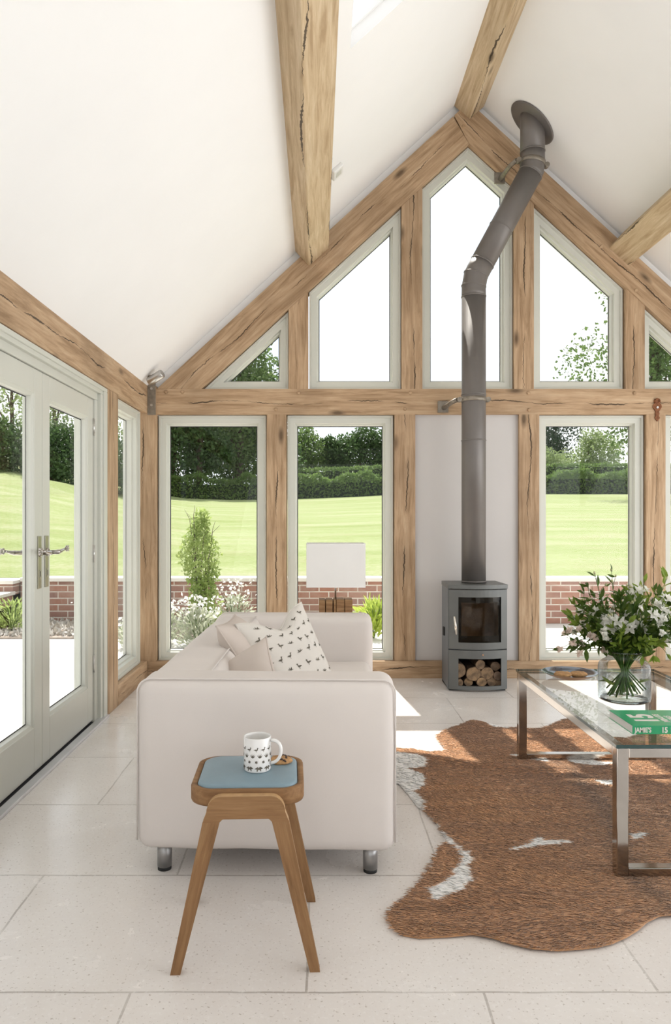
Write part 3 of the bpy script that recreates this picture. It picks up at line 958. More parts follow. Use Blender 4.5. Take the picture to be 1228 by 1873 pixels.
def cookie(name, label, loc, r, h, seed, chips=True, group=None, tilt=0):
    rng = random.Random(seed)
    mb = MB(); prof = [(0, 0), (r*.8, 0), (r*.97, h*.25), (r, h*.5), (r*.93, h*.8), (r*.7, h), (r*.35, h*1.06), (0, h*1.07)]
    mb.lathe(prof, n=28)
    vs = []
    for v in mb.v:
        a = math.atan2(v[1], v[0]); k = 1+.05*math.sin(3*a+seed)+.035*math.sin(7*a+seed*2)
        vs.append((v[0]*k, v[1]*k, v[2]*(1+.12*math.sin(v[0]*190+seed)*math.sin(v[1]*170)) ))
    mb.v = vs
    o = mb.build(name, M['cookie'], None); o.location = loc; o.rotation_euler = (tilt, tilt*.4, seed)
    o.matrix_basis = Matrix.Translation(loc) @ Euler((tilt, tilt*.4, seed)).to_matrix().to_4x4()
    tag(o, label, 'cookie', group)
    if chips:
        for i in range(16):
            a = rng.uniform(0, 6.28); q = rng.uniform(.1, .9)*r
            z = h*(1.0 - .55*max(0, q/r-.6))
            c = MB().rbox((q*math.cos(a), q*math.sin(a), z), (rng.uniform(.005, .009), rng.uniform(.005, .009), .005), .002, 2)
            c.build('chocolate_chip', M['choc'], o, local=True, weld=True)
    return o
cookie('cookie', 'small chocolate chip cookie beside the mug on the blue stool', (-.108, 2.205, .4825), .034, .014, 2)

# ------------------------------------------------------------------ coffee table
TX0, TX1, TY0, TY1, TZ = 1.005, 1.69, 2.475, 3.715, .452
tb = thing('coffee_table', 'rectangular chrome coffee table with clear glass top on the cowhide rug', 'coffee table', ((TX0+TX1)/2, (TY0+TY1)/2, 0))
q = .040
for k, y in enumerate((TY0, TY1-q)):
    for x in (TX0, TX1-q):
        MB().box(x, y, .004, x+q, y+q, TZ-.012).build('leg', M['chrome_dark'], tb, bevel=.0025)
    MB().box(TX0+q, y, .004, TX1-q, y+q, .004+q*.85).build('bottom_rail', M['chrome_dark'], tb, bevel=.0025)
    MB().box(TX0+q, y, TZ-.012-q*.85, TX1-q, y+q, TZ-.012).build('top_rail', M['chrome_dark'], tb, bevel=.0025)
for x in (TX0, TX1-q):
    MB().box(x, TY0+q, TZ-.012-q*.85, x+q, TY1-q, TZ-.012).build('top_rail', M['chrome_dark'], tb, bevel=.0025)
M['tglass'] = glass('table_glass', (.96, .988, .975), .75)
M['tedge'] = pm('glass_edge', (.012, .05, .048), .08, coat=.4)
mb = MB()
mb.add([(TX0-.004, TY0-.004, TZ), (TX1+.004, TY0-.004, TZ), (TX1+.004, TY1+.004, TZ), (TX0-.004, TY1+.004, TZ)], [(0,1,2,3)], 0)
z0, z1 = TZ-.0115, TZ
ex0, ex1, ey0, ey1 = TX0-.004, TX1+.004, TY0-.004, TY1+.004
mb.add([(ex0,ey0,z0),(ex1,ey0,z0),(ex1,ey1,z0),(ex0,ey1,z0),(ex0,ey0,z1),(ex1,ey0,z1),(ex1,ey1,z1),(ex0,ey1,z1)], [(0,1,5,4),(1,2,6,5),(2,3,7,6),(3,0,4,7)], 1)
mb.build('glass_top', [M['tglass'], M['tedge']], tb)

# book
bk = thing('book', 'green paperback cookbook lying on the glass coffee table', 'book', (1.245, 2.700, TZ+.0005), 0)
bx, by, bh = .137, .105, .030
M['green'] = pm('green_cover', (.035, .36, .155), .35, var=.02, coat=.2)
M['paper'] = pm('page_edges', (.80, .78, .74), .8, var=.05, scale=300)
M['pink'] = pm('pale_lettering', (.78, .72, .66), .5, var=.01)
MB().box(-bx, -by, bh-.0012, bx, by, bh).build('front_cover', M['green'], bk, local=True)
MB().box(-bx, -by, 0, bx, by, .0012).build('back_cover', M['green'], bk, local=True)
MB().box(-bx, -by-.0012, 0, bx, -by, bh).build('spine', M['green'], bk, local=True)
MB().box(-bx+.003, -by, .0012, bx-.003, by-.003, bh-.0012).build('pages', M['paper'], bk, local=True)
def text(name, body, size, M4, mat, parent, sx=1.0, off=0.0):
    cu = bpy.data.curves.new(name, 'FONT'); cu.body = body; cu.size = size; cu.offset = off; cu.extrude = .0003
    t = bpy.data.objects.new(name, cu); COL.objects.link(t)
    bpy.context.view_layer.update()
    me = bpy.data.meshes.new_from_object(t.evaluated_get(bpy.context.evaluated_depsgraph_get()))
    bpy.data.objects.remove(t, do_unlink=True)
    me.transform(M4 @ Matrix.Diagonal((sx, 1, 1, 1)))
    me.materials.clear(); me.materials.append(mat)
    o = bpy.data.objects.new(name, me); COL.objects.link(o); o.parent = parent
    return o
spine = [c for c in bk.children if c.name.startswith('spine')][0]
cover = [c for c in bk.children if c.name.startswith('front_cover')][0]
RXm = Matrix.Rotation(PI/2, 4, 'X')
text('spine_title', "JAMIE'S", .024, Matrix.Translation((-bx+.008, -by-.0016, .0065)) @ RXm, M['pink'], spine, .78, .0006)
text('spine_number', "15", .027, Matrix.Translation((-bx+.101, -by-.0016, .0055)) @ RXm, M['pink'], spine, .85, .001)
text('spine_title', "MINUTE MEALS", .024, Matrix.Translation((-bx+.134, -by-.0016, .0065)) @ RXm, M['pink'], spine, .66, .0006)
RZm = Matrix.Rotation(PI/2, 4, 'Z')
text('cover_number', "15", .115, Matrix.Translation((-.018, -.068, bh+.0004)) @ RZm, M['pink'], cover, 1.0, .004)
text('cover_title', "MINUTE", .030, Matrix.Translation((.018, -.062, bh+.0004)) @ RZm, M['pink'], cover, .95, .001)
text('cover_title', "MEALS", .030, Matrix.Translation((.050, -.062, bh+.0004)) @ RZm, M['pink'], cover, .95, .001)

# bowl with two cookies
bc = (1.20, 3.50, TZ+.0005)
M['bowl_in'] = pm('dark_blue_glaze', (.045, .055, .075), .12, var=.1, coat=.4)
M['bowl_out'] = pm('brown_stoneware', (.40, .30, .235), .35, var=.08)
dish = thing('dish', 'shallow dish with dark glazed inside holding cookies on the coffee table', 'dish', bc)
prof_o = [(0, 0), (.050, 0), (.054, .003), (.080, .009), (.108, .019), (.131, .031)]
prof_i = [(.131, .031), (.127, .0305), (.106, .022), (.080, .013), (.050, .008), (0, .006)]
MB().lathe(prof_o, n=48, m=0).lathe(prof_i, n=48, m=1).build('bowl', [M['bowl_out'], M['bowl_in']], dish, local=True)
for k, (dx, dy, z, r, lb) in enumerate(((-.040, -.012, .012, .041, 'left cookie lying in the dark dish'), (.036, -.006, .012, .040, 'right cookie lying in the dark dish'))):
    cookie('cookie', lb, (bc[0]+dx, bc[1]+dy, bc[2]+z), r, .018, 5+k*3, chips=False, group=None, tilt=(-.06 if k else .06))

# ------------------------------------------------------------------ glass jar and flowers
vc = Vector((1.283, 3.085, TZ+.0005))
jar = thing('glass_jar', 'clear glass jar vase half full of water on the coffee table', 'vase', tuple(vc))
M['jar'] = glass('jar_glass', (.985, .993, .99), .7, ior=1.5, edge=(.62, .70, .72))
M['jarrim'] = glass('jar_glass_thick', (.86, .92, .93), 1.2, ior=1.6, edge=(.55, .66, .68))
M['water'] = glass('water', (.98, .99, .985), .4, ior=1.33)
JR, JH = .1035, .205
prof = [(.0, .0), (JR-.012, 0), (JR-.003, .004), (JR, .012), (JR, .138), (JR-.004, .152), (JR-.016, .164), (JR-.028, .170), (JR-.033, .178), (JR-.033, .196), (JR-.026, JH)]
inn = [(r-.0035 if r > .02 else r, z+.004 if z < .02 else z) for r, z in prof]
MB().lathe(prof, n=56).build('body', M['jar'], jar, local=True)
MB().lathe([(JR-.0265+.0035*math.cos(2*PI*i/10), JH+.003*math.sin(2*PI*i/10)) for i in range(10)], n=56, closed=True).build('rim', M['jarrim'], jar, local=True)
MB().lathe([(JR-.016+.007*math.cos(2*PI*i/10), .006+.005*math.sin(2*PI*i/10)) for i in range(10)], n=56, closed=True).build('base_ring', M['jarrim'], jar, local=True)
wt = MB().lathe([(0, .0095), (JR-.008, .012), (JR-.0045, .02), (JR-.0045, .112), (0, .112)], n=48).build('water', M['water'], jar, local=True)

M['stem'] = leafmat('green_stem', (.035, .09, .012), (.07, .15, .02), .1)
M['leaf_dk'] = leafmat('dark_green_leaf', (.045, .085, .012), (.095, .15, .025), .3, .4)
M['leaf_lt'] = leafmat('young_green_leaf', (.15, .23, .03), (.26, .34, .06), .35, .45)
M['petal'] = leafmat('white_petal', (.86, .85, .80), (.95, .94, .88), .55, .6)
M['petal_pk'] = leafmat('blush_petal', (.82, .68, .60), (.93, .87, .80), .55, .6)
M['bud'] = leafmat('cream_bud', (.42, .44, .20), (.66, .62, .42), .3, .6)
rngF = np.random.default_rng(11)
def ovate(p, d, nrm, L, W, curl=.15):
    """pointed leaf of 4 quads with a bend -> list of quads (two halves x two segments)"""
    d = d/np.linalg.norm(d); s = np.cross(d, nrm); s /= np.linalg.norm(s)+1e-9; nn = np.cross(s, d)
    pts = []
    for t, w in ((0, .06), (.33, .85), (.66, .8), (1, .02)):
        c = p + d*L*t - nn*curl*L*t*t
        pts.append((c - s*W*w*.5 + nn*W*w*.12, c, c + s*W*w*.5 + nn*W*w*.12))
    Q = []
    for i in range(3):
        Q.append([pts[i][0], pts[i][1], pts[i+1][1], pts[i+1][0]])
        Q.append([pts[i][1], pts[i][2], pts[i+1][2], pts[i+1][1]])
    return Q
def stem_path(base, tip, neck, n=10):
    """quadratic-ish curve through the jar neck"""
    out = []
    for i in range(n+1):
        t = i/n
        if t < .5: 
            a = t/.5; p = base*(1-a)+neck*a
        else:
            a = (t-.5)/.5; m = neck + (neck-base)*0.55
            p = neck*(1-a)**2 + m*2*a*(1-a) + tip*a*a
        out.append(p)
    return out
def flower_stem(kind, tip, label, group):
    tip = np.array(tip, float)
    ang = math.atan2(tip[1], tip[0])
    outw = math.hypot(tip[0], tip[1])
    k = min(1, outw/.22)
    neck = np.array([math.cos(ang)*.056*k, math.sin(ang)*.056*k, JH-.01])
    base = np.array([-math.cos(ang)*.078*k*rngF.uniform(.6, 1)+rngF.uniform(-.02, .02), -math.sin(ang)*.078*k*rngF.uniform(.6, 1)+rngF.uniform(-.02, .02), .015+rngF.uniform(0, .03)])
    rb_ = math.hypot(base[0], base[1])
    if rb_ > .088: base[:2] *= .088/rb_
    path = stem_path(base, tip, neck)
    t = thing('flower_stem' if kind != 'green' else 'leafy_sprig', label, 'flower' if kind != 'green' else 'foliage', tuple(vc), 0, group)
    MB().tube([tuple(p) for p in path], [.0032]*6+[.0028, .0024, .002, .0017, .0013], 7).build('stem', M['stem'], t, local=True)
    Q = []
    nl = 26 if kind == 'green' else 15
    P = path
    def at(s):
        f = s*(len(P)-1); i = min(len(P)-2, int(f)); return P[i]*(1-f+i)+P[i+1]*(f-i), (P[i+1]-P[i])/np.linalg.norm(P[i+1]-P[i])
    for j in range(nl):
        s = rngF.uniform(.54, 1.0) if j > 2 else rngF.uniform(.46, .6)
        p, d = at(s)
        a = rngF.normal(size=3); a -= d*a.dot(d); a /= np.linalg.norm(a)
        ld = d*rngF.uniform(.35, 1.0)+a*rngF.uniform(.5, 1.0) + np.array([0, 0, .12])
        L = rngF.uniform(.032, .058) if kind == 'green' else rngF.uniform(.045, .075)
        Q += ovate(p, ld, np.cross(ld, rngF.normal(size=3)), L, L*rngF.uniform(.33, .46), rngF.uniform(-.05, .35))
    if rngF.uniform() < .2:              # a leaf left on the stem under water
        a = rngF.normal(size=3); a[2] = .25
        Q += ovate(P[1], a, rngF.normal(size=3), .06, .017, .2)
    # side shoots carrying blossoms or leaves
    tips = []
    ns = {'white': 6, 'blush': 5, 'green': 5, 'bud': 6}[kind]
    for j in range(ns):
        s = rngF.uniform(.70, .97); p, d = at(s)
        a = rngF.normal(size=3); a[2] += .3; a /= np.linalg.norm(a)
        e_ = p + d*rngF.uniform(.015, .05)+a*rngF.uniform(.025, .06)
        MB().tube([tuple(p), tuple((p+e_)/2+d*.006), tuple(e_)], [.0014, .0011, .0009], 5).build('side_shoot', M['stem'], t, local=True)
        tips.append((e_, (e_-p)/np.linalg.norm(e_-p)))
        for _ in range(4 if kind == 'green' else 1):
            r3 = rngF.normal(size=3); L = rngF.uniform(.025, .045)
            Q += ovate(e_*rngF.uniform(.97, 1) , (e_-p)/np.linalg.norm(e_-p)+r3*.5, rngF.normal(size=3), L, L*.42, .15)
    tips.append((path[-1], at(.999)[1]))
    cards('foliage', Q, M['leaf_lt'] if kind in ('green', 'bud') and rngF.uniform() < .62 else M['leaf_dk'], t, local=True)
    if kind == 'green': return t
    pm_ = M['petal'] if kind == 'white' or rngF.uniform() < .6 else M['petal_pk']
    for (e_, d) in tips:
        if kind == 'bud' or rngF.uniform() < .28:
            MB().tube([tuple(e_), tuple(e_+d*.006), tuple(e_+d*.014)], [.003, .0052, .0012], 7).build('bud', M['bud'], t, local=True)
            continue
        B = []
        if kind == 'white':        # six-petalled open flower
            for ring, (npet, op, L) in enumerate(((6, .85, .034), (5, .35, .027))):
                for q in range(npet):
                    a0 = 2*PI*(q+.5*ring)/npet + rngF.uniform(-.2, .2)
                    u = np.cross(d, [.3, .5, .81]); u /= np.linalg.norm(u); w_ = np.cross(d, u)
                    rad = u*math.cos(a0)+w_*math.sin(a0)
                    pd = d*(1-op*.75)+rad*op
                    B += ovate(e_, pd, d-rad*.3, L*rngF.uniform(.85, 1.15), L*.62, .22)
        else:                      # dense double rosette
            for q in range(26):
                r3 = rngF.normal(size=3); r3 += d*.7; r3 /= np.linalg.norm(r3)
                B += ovate(e_+d*.003, r3, rngF.normal(size=3), rngF.uniform(.012, .020), .015, .4)
        cards('blossom', B, pm_, t, local=True)
    return t
# tips in local coordinates (x right, y away, z up from table top); the bouquet spreads ~.3 m each way
spec_ = []
G1, G2, G3, G4 = 'white open flowers in the glass jar', 'ruffled rosette flowers in the glass jar', 'leafy green sprigs in the glass jar', 'budding sprays in the glass jar'
def addk(kind, pts, label, group): 
    for p in pts: spec_.append((kind, p, label, group))
addk('white', [(-.10, -.10, .345), (.02, -.13, .36), (.10, -.12, .39), (.17, -.06, .35), (.20, .04, .40), (.05, .02, .42), (-.06, .08, .40), (.12, .12, .40), (-.13, -.02, .37), (.24, -.10, .31)],
     'white open-petalled flower stem in the glass jar bouquet', G1)
addk('blush', [(-.235, -.06, .25), (-.20, .03, .29), (-.22, -.10, .215), (.10, -.16, .31), (.05, -.15, .33), (.17, .02, .46), (.24, .05, .43), (-.13, -.12, .30)],
     'stem of small ruffled white rosette flowers in the glass jar bouquet', G2)
addk('green', [(-.25, .0, .36), (-.19, -.03, .42), (-.13, .05, .44), (-.04, -.05, .44), (.05, .09, .45), (.10, -.02, .44), (.18, -.12, .38), (.27, .02, .38), (.22, .12, .36), (-.16, .12, .36), (-.08, -.15, .30), (.02, -.18, .26), (.16, -.17, .26), (-.16, -.10, .27), (.30, -.05, .32), (-.02, .15, .38)],
     'leafy green sprig in the glass jar bouquet', G3)
addk('bud', [(-.13, -.02, .525), (-.05, .0, .49), (.02, .02, .47), (.19, .03, .50), (.0, -.10, .42), (.10, .06, .46)],
     'thin spray of closed buds rising above the glass jar bouquet', G4)
for kind, p, lb, gp in spec_: flower_stem(kind, p, lb, gp)

# ------------------------------------------------------------------ wood stove
stv = thing('wood_stove', 'grey freestanding wood-burning stove with log store beneath, by the plaster panel', 'stove', (1.13, 5.34, 0))
sx0, sx1, sxm = .922, 1.336, 1.129
def fy_(x): return 5.135 + .050*((x-sxm)/.207)**2          # curved front
def curved(mb, x0, x1, z0, z1, th=.02, off=0.0, n=10, m=0):
    xs = [x0+(x1-x0)*i/n for i in range(n+1)]
    vs = [(x, fy_(x)+off, z) for z in (z0, z1) for x in xs] + [(x, fy_(x)+off+th, z) for z in (z0, z1) for x in xs]
    k = n+1; fs = []
    for i in range(n):
        fs += [(i, i+1, k+i+1, k+i), (2*k+i+1, 2*k+i, 3*k+i, 3*k+i+1), (k+i, k+i+1, 3*k+i+1, 3*k+i), (i+1, i, 2*k+i, 2*k+i+1)]
    fs += [(0, k, 3*k, 2*k), (k-1, 3*k-1, 4*k-1, 2*k-1)]
    return mb.add(vs, fs, m)
bt, bb = .714, .014
def plan(x0, x1, yb, off=0.0, n=12, back=.012):
    return [(x1-back, yb), (x0+back, yb)] + [(x0+(x1-x0)*i/n, fy_(x0+(x1-x0)*i/n)+off) for i in range(n+1)]
def ring_wall(mb, pts, z0, z1, skip=()):
    n = len(pts)
    for i in range(n):
        if i in skip: continue
        a, b_ = pts[i], pts[(i+1) % n]
        mb.add([(a[0], a[1], z0), (b_[0], b_[1], z0), (b_[0], b_[1], z1), (a[0], a[1], z1)], [(0,1,2,3)])
# sides and back
mb = MB()
for xs in (sx0, sx1):
    s = 1 if xs == sx0 else -1
    mb.prism([(xs, fy_(xs)+.004), (xs+s*.012, 5.50), (xs+s*.024, 5.50), (xs+s*.018, fy_(xs)+.02)], lambda u, v: (u, v, bb), lambda u, v: (u, v, bt))
mb.box(sx0+.01, 5.49, bb, sx1-.01, 5.505, bt)
mb.box(sx0+.015, 5.205, .277, sx1-.015, 5.50, .300); mb.box(sx0+.015, 5.205, bb, sx1-.015, 5.50, bb+.008)
mb.build('body', M['stove_side'], stv, bevel=.003)
MB().box(sx0+.016, 5.485, bb, sx1-.016, 5.489, .277).box(sx0+.022, 5.21, bb+.008, sx0+.026, 5.488, .277).box(sx1-.026, 5.21, bb+.008, sx1-.022, 5.488, .277).build('log_store_lining', M['black'], stv)
tp = plan(sx0-.004, sx1+.004, 5.515, -.006)
mb = MB(); mb.prism(tp, lambda u, v: (u, v, bt+.003), lambda u, v: (u, v, .745)); mb.build('top_plate', M['stove'], stv, bevel=.004)
# door with window
dz0, dz1 = .296, .711
gx0, gx1, gz0, gz1 = .988, 1.288, .343, .660
mb = MB()
curved(mb, sx0+.003, gx0, dz0, dz1); curved(mb, gx1, sx1-.003, dz0, dz1); curved(mb, gx0, gx1, dz0, gz0); curved(mb, gx0, gx1, gz1, dz1)
dr = mb.build('door', M['stove'], stv)
M['stoveglass'] = glass('stove_glass', (.72, .68, .62), .35, ior=1.5)
mb = MB(); curved(mb, gx0-.004, gx1+.004, gz0-.004, gz1+.004, .004, .010); mb.build('glass', M['stoveglass'], dr)
mb = MB()
for a in ((gx0, gx0+.022, gz0, gz1), (gx1-.018, gx1, gz0, gz1), (gx0, gx1, gz0, gz0+.045), (gx0, gx1, gz1-.040, gz1)): curved(mb, *a, .003, .0155)
mb.build('glass_border', M['black'], dr)
mb = MB().tube([(.958, fy_(.958)-.004, .515), (.960, fy_(.96)-.030, .515)], .005, 8).tube([(.966, fy_(.966)-.004, .415), (.968, fy_(.968)-.030, .415)], .005, 8)
mb.tube([(.957, fy_(.957)-.030, .528), (.970, fy_(.97)-.032, .402)], .0082, 14)
mb.build('handle', pm('polished_handle', (.75, .70, .62), .2, .9), dr)
# firebox
M['firebrick'] = pm('sooty_firebrick', (.40, .30, .22), .9, var=.4, scale=9, bmp=.4, bscale=50)
mb = MB().box(gx0-.02, 5.42, .30, gx1+.02, 5.44, .70).box(gx0-.03, 5.215, .30, gx0-.012, 5.43, .70).box(gx1+.012, 5.215, .30, gx1+.03, 5.43, .70)
mb.box(gx0-.03, 5.215, .30, gx1+.03, 5.44, .335).box(gx0-.02, 5.28, .62, gx1+.02, 5.44, .635)
mb.build('firebox', M['firebrick'], stv)
# log store front
lz0, lz1 = .040, .231; lx0, lx1 = .988, 1.289
mb = MB()
curved(mb, sx0+.003, lx0, bb, .289); curved(mb, lx1, sx1-.003, bb, .289); curved(mb, lx0, lx1, bb, lz0); curved(mb, lx0, lx1, lz1, .289)
mb.build('log_store_front', M['stove'], stv)
MB().tube([(1.152, fy_(1.152)+.002, .262), (1.152, fy_(1.152)-.012, .262)], .0055, 12).build('air_knob', M['chrome'], stv)
MB().box(sx0-.003, 5.36, .36, sx0+.010, 5.40, .42).build('hinge_plate', M['black'], stv)
MB().box(sx0+.01, 5.20, 0, sx1-.01, 5.50, bb).build('plinth', M['black'], stv)

# logs
def logmat():
    m, n, b = new_mat('log_end_grain')
    v = objco(n); sp = n.nodes.new('ShaderNodeSeparateXYZ'); n.links.new(v, sp.inputs[0])
    r2 = mathn(n, 'SQRT', mathn(n, 'ADD', mathn(n, 'POWER', sp.outputs[0], 2.0), mathn(n, 'POWER', sp.outputs[2], 2.0)))
    rr_ = mathn(n, 'ADD', r2, mathn(n, 'MULTIPLY', noise(n, v, 40, 3), .012))
    w = mathn(n, 'SINE', mathn(n, 'MULTIPLY', rr_, 900))
    c = mixc(n, mathn(n, 'MULTIPLY', mathn(n, 'ADD', w, 1), .42), (.50, .33, .175), (.20, .11, .05))
    oi = n.nodes.new('ShaderNodeObjectInfo').outputs['Random']
    c = mixc(n, mathn(n, 'MULTIPLY', oi, .85), c, (.15, .105, .08))
    c = mixc(n, mathn(n, 'MULTIPLY', ramp(n, noise(n, v, 25, 4), [(.42, 0.0), (.62, 1.0)]), .75), c, (.09, .06, .04))
    n.links.new(c, b.inputs['Base Color']); b.inputs['Roughness'].default_value = .85
    return m
M['logend'] = logmat()
M['bark'] = pm('log_bark', (.14, .085, .05), .9, var=.4, scale=30, bmp=.8, bscale=90)
logs = [(400, 1270, 88, 'split reddish log at the left edge of the stove log store'), (590, 1312, 93, 'largest round log in the middle of the stove log store'),
        (670, 1196, 61, 'pale round log on top of the stack in the stove log store'), (760, 1308, 82, 'big round log right of the largest one in the stove log store'),
        (868, 1222, 58, 'greyish log high on the right of the stove log store'), (915, 1338, 55, 'dark log at the right edge of the stove log store'),
        (415, 1422, 45, 'small log in the bottom left corner of the stove log store'), (530, 1437, 54, 'small tan log at the bottom under the largest log'),
        (688, 1438, 61, 'small log at the bottom centre of the stove log store'), (818, 1436, 59, 'small brown log at the bottom right of centre in the log store'),
        (920, 1440, 42, 'smallest log in the bottom right corner of the stove log store')]
for k, (cx, cy, r, lb) in enumerate(logs):
    d = 5.215
    px, py = 780+cx/6.822, 1040+cy/6.822
    R0 = r/6.822/(F/d); x, z = X(px, d), Z(py, d)
    z = max(z, bb+.009+R0*.99)
    x = min(max(x, sx0+.030+R0), sx1-.030-R0)
    rng = random.Random(k); ph = rng.uniform(0, 6)
    n = 22; rad = [R0*(1+.045*math.sin(2*q*2*PI/n+ph)+.03*math.sin(5*q*2*PI/n+ph*2)) for q in range(n)]
    L = .23; y0 = -.012*rng.uniform(-1, 1)
    vs = [(rad[i]*math.cos(2*PI*i/n), y, rad[i]*math.sin(2*PI*i/n)) for y in (y0, L) for i in range(n)]
    vs2 = [(v[0]*.93, v[1]-.0015, v[2]*.93) for v in vs[:n]]
    mb = MB().add(vs, [(i, n+i, n+(i+1) % n, (i+1) % n) for i in range(n)], 0, True)
    mb.add(vs, [tuple(range(n, 2*n))], 1)
    mb.add(vs[:n]+vs2, [(i, (i+1) % n, n+(i+1) % n, n+i) for i in range(n)], 0)
    lg = mb.build('log', [M['bark'], M['logend']], None)
    tag(lg, lb, 'log', 'logs in the stove log store')
    MB().add(vs2, [tuple(range(n))], 0).build('end_grain', M['logend'], lg, local=True)
    lg.location = (x, d, z)

# ------------------------------------------------------------------ flue
fl_ = thing('flue_pipe', 'grey metal stove flue rising past the centre window into the ceiling', 'flue pipe', (1.13, 5.33, .745))
FD = 5.33
fs_ = F/FD
fr_ = .0865
xb_, zk0 = 1.131, Z(543, FD)
A = Vector((xb_, FD, zk0+.0)); 
B1 = Vector((X(884, FD), FD, Z(505, FD)))
B2 = Vector((X(985, FD), FD, Z(318, FD)))
ut = (B2-B1).normalized()
def cyl(name, p, q, r=fr_, n=32, parent=fl_): return MB().tube([p, q], r, n).build(name, M['flue'], parent)
def band(p, ax, r=fr_+.0035, h=.010):
    ax = Vector(ax).normalized()
    MB().tube([Vector(p)-ax*h/2, Vector(p)-ax*h/4, Vector(p)+ax*h/4, Vector(p)+ax*h/2], [fr_, r, r, fr_], 32).build('joint_band', M['flue'], fl_)
up_ = Vector((0, 0, 1))
cyl('lower_pipe', (xb_, FD, .746), A)
for z in (.757, Z(806, FD), Z(722, FD), zk0): band((xb_, FD, z), up_)
# lower elbow in segments
e0 = A; e1 = A + up_*.07; d1 = (up_+ut*.55).normalized(); e2 = e1 + d1*.09; e3 = e2 + ut*.10
MB().tube([e0, e0+up_*.03, e1, e2, e2+ut*.03, e3], fr_, 32).build('elbow', M['flue'], fl_)
# keep the sloping pipe on the line through e3
top_z = Z(318, FD)
tt = (top_z - e3.z)/ut.z
e4 = e3 + ut*tt
cyl('sloping_pipe', e3, e4)
band(e1+up_*.005, up_+ut*.25); band(e2, up_+ut*1.5); band(e3, ut); band(e3+ut*.28, ut); 
e5 = e4 + d1*.09; e6 = e5 + up_*.07
MB().tube([e4, e4+ut*.02, e5, e6], fr_, 32).build('elbow', M['flue'], fl_)
band(e4, ut); band(e5, d1+up_*.3)
hit = ceil_z(e6.x)
cyl('upper_pipe', e6, (e6.x, FD, hit+.12)); band(e6, up_)
# ceiling flange: tilted disc on the right slope
nrm_ = Vector((sa, 0, ca))
fc = Vector((e6.x, FD, hit)) - nrm_*.012
mb = MB()
u_ = Vector((ca, 0, -sa)); v_ = Vector((0, 1, 0)); n = 48
rings = [(.07, .0), (.158, .0), (.165, .003), (.165, .010)]
vs = [fc + u_*(r*(1.18 if r > .1 else 1.3)*math.cos(2*PI*i/n)) + v_*(r*math.sin(2*PI*i/n)) + nrm_*h for r, h in rings for i in range(n)]
mb.add(vs, [(a*n+i, a*n+(i+1) % n, (a+1)*n+(i+1) % n, (a+1)*n+i) for a in range(3) for i in range(n)], 0, True)
mb.build('ceiling_flange', M['flue'], fl_)
# wall brackets
def flue_bracket(p, ax, wall_y, dx):
    ax = Vector(ax).normalized()
    mb = MB()
    mb.tube([p-ax*.016, p+ax*.016], fr_+.004, 28)
    side = Vector((ax.z, 0, -ax.x))
    for s in (-1, 1):
        c = p + side*s*(fr_+.016)
        mb.tube([c+Vector((0, -.022, 0)), c+Vector((0, .022, 0))], .018, 12)
    c = p + side*-1*(fr_+.03)
    mb.tube([c, c+Vector((-.03, .06, -.01)), Vector((c.x-.055, wall_y-.012, c.z-.02))], [.016, .016, .018], 10)
    mb.box(c.x-.10, wall_y-.014, c.z-.055, c.x-.02, wall_y-.001, c.z+.03)
    mb.build('wall_bracket', M['bracket'], fl_)
flue_bracket(Vector((xb_, FD, Z(731, FD))), up_, GY, 0)
flue_bracket(e5-Vector((0, 0, .01)), d1, GY-.006, 0)

# ------------------------------------------------------------------ fittings
hk = tag(MB().prism([( .0, .088), (-.018, .082), (-.026, .066), (-.018, .050), (-.030, .040), (-.034, .022), (-.024, .004), (-.012, -.012), (-.016, -.030), (-.010, -.046), (-.020, -.060), (0, -.088),
                     (.020, -.060), (.010, -.046), (.016, -.030), (.012, -.012), (.024, .004), (.034, .022), (.030, .040), (.018, .050), (.026, .066), (.018, .082)][::-1],
                    lambda u, v: (u, -.010, v), lambda u, v: (u, 0, v)).build('iron_bracket', M['rust'], None, bevel=.002),
         'small rusty iron spade-shaped bracket screwed to the tie beam at right', 'bracket')
hk.location = (gx(1202), GY-.001, gz(750)); hk.matrix_basis = Matrix.Translation(hk.location)
MB().tube([(0, -.010, .018), (0, -.016, .018)], [.011, .008], 10).build('screw', M['chrome'], hk, local=True)
MB().tube([(.017*math.cos(2*PI*i/16), -.012, .067+.017*math.sin(2*PI*i/16)) for i in range(17)], .005, 8, caps=False).build('ring', M['rust'], hk, local=True)

cb_ = tag(MB().box(LX+.001, GY-.026, 1.99, LX+.063, GY-.0205, gz(698)).build('steel_strap', M['bracket'], None, bevel=.001), 'dark steel strap bolted to the top of the corner post', 'strap')
for z in (gz(712), gz(742)): MB().tube([(LX+.032, GY-.026, z), (LX+.032, GY-.034, z)], .010, 8).build('bolt', M['steel'], cb_)
sp_ = thing('spotlight', 'brushed steel wall spotlight in the upper left corner above the wall plate', 'spotlight', (X(275, 5.42), 5.42, Z(692, 5.42)))
c0 = Vector((X(283, 5.38), 5.38, Z(692, 5.38)))
dv = Vector((.78, -.25, .42)).normalized()
MB().tube([c0-dv*.055, c0-dv*.05, c0+dv*.066, c0+dv*.072], [.026, .032, .032, .028], 20).build('lamp_head', M['steel'], sp_)
c1 = Vector((X(271, 5.44), 5.44, Z(687, 5.44)))
MB().tube([c1-Vector((.02, 0, -.005)), c1+Vector((.018, -.012, .008))], .028, 20).build('mount', M['bracket'], sp_)
MB().tube([c1, c0], .006, 8).build('arm', M['steel'], sp_)
sm_c = Vector((X(615, 4.86), 4.86, 0)); sm_c.z = ceil_z(sm_c.x)
Rm = Matrix.Translation(sm_c) @ Matrix.Rotation(-ANG, 4, 'Y')
M['white_pl'] = pm('white_plastic', (.80, .80, .78), .4, var=.01)
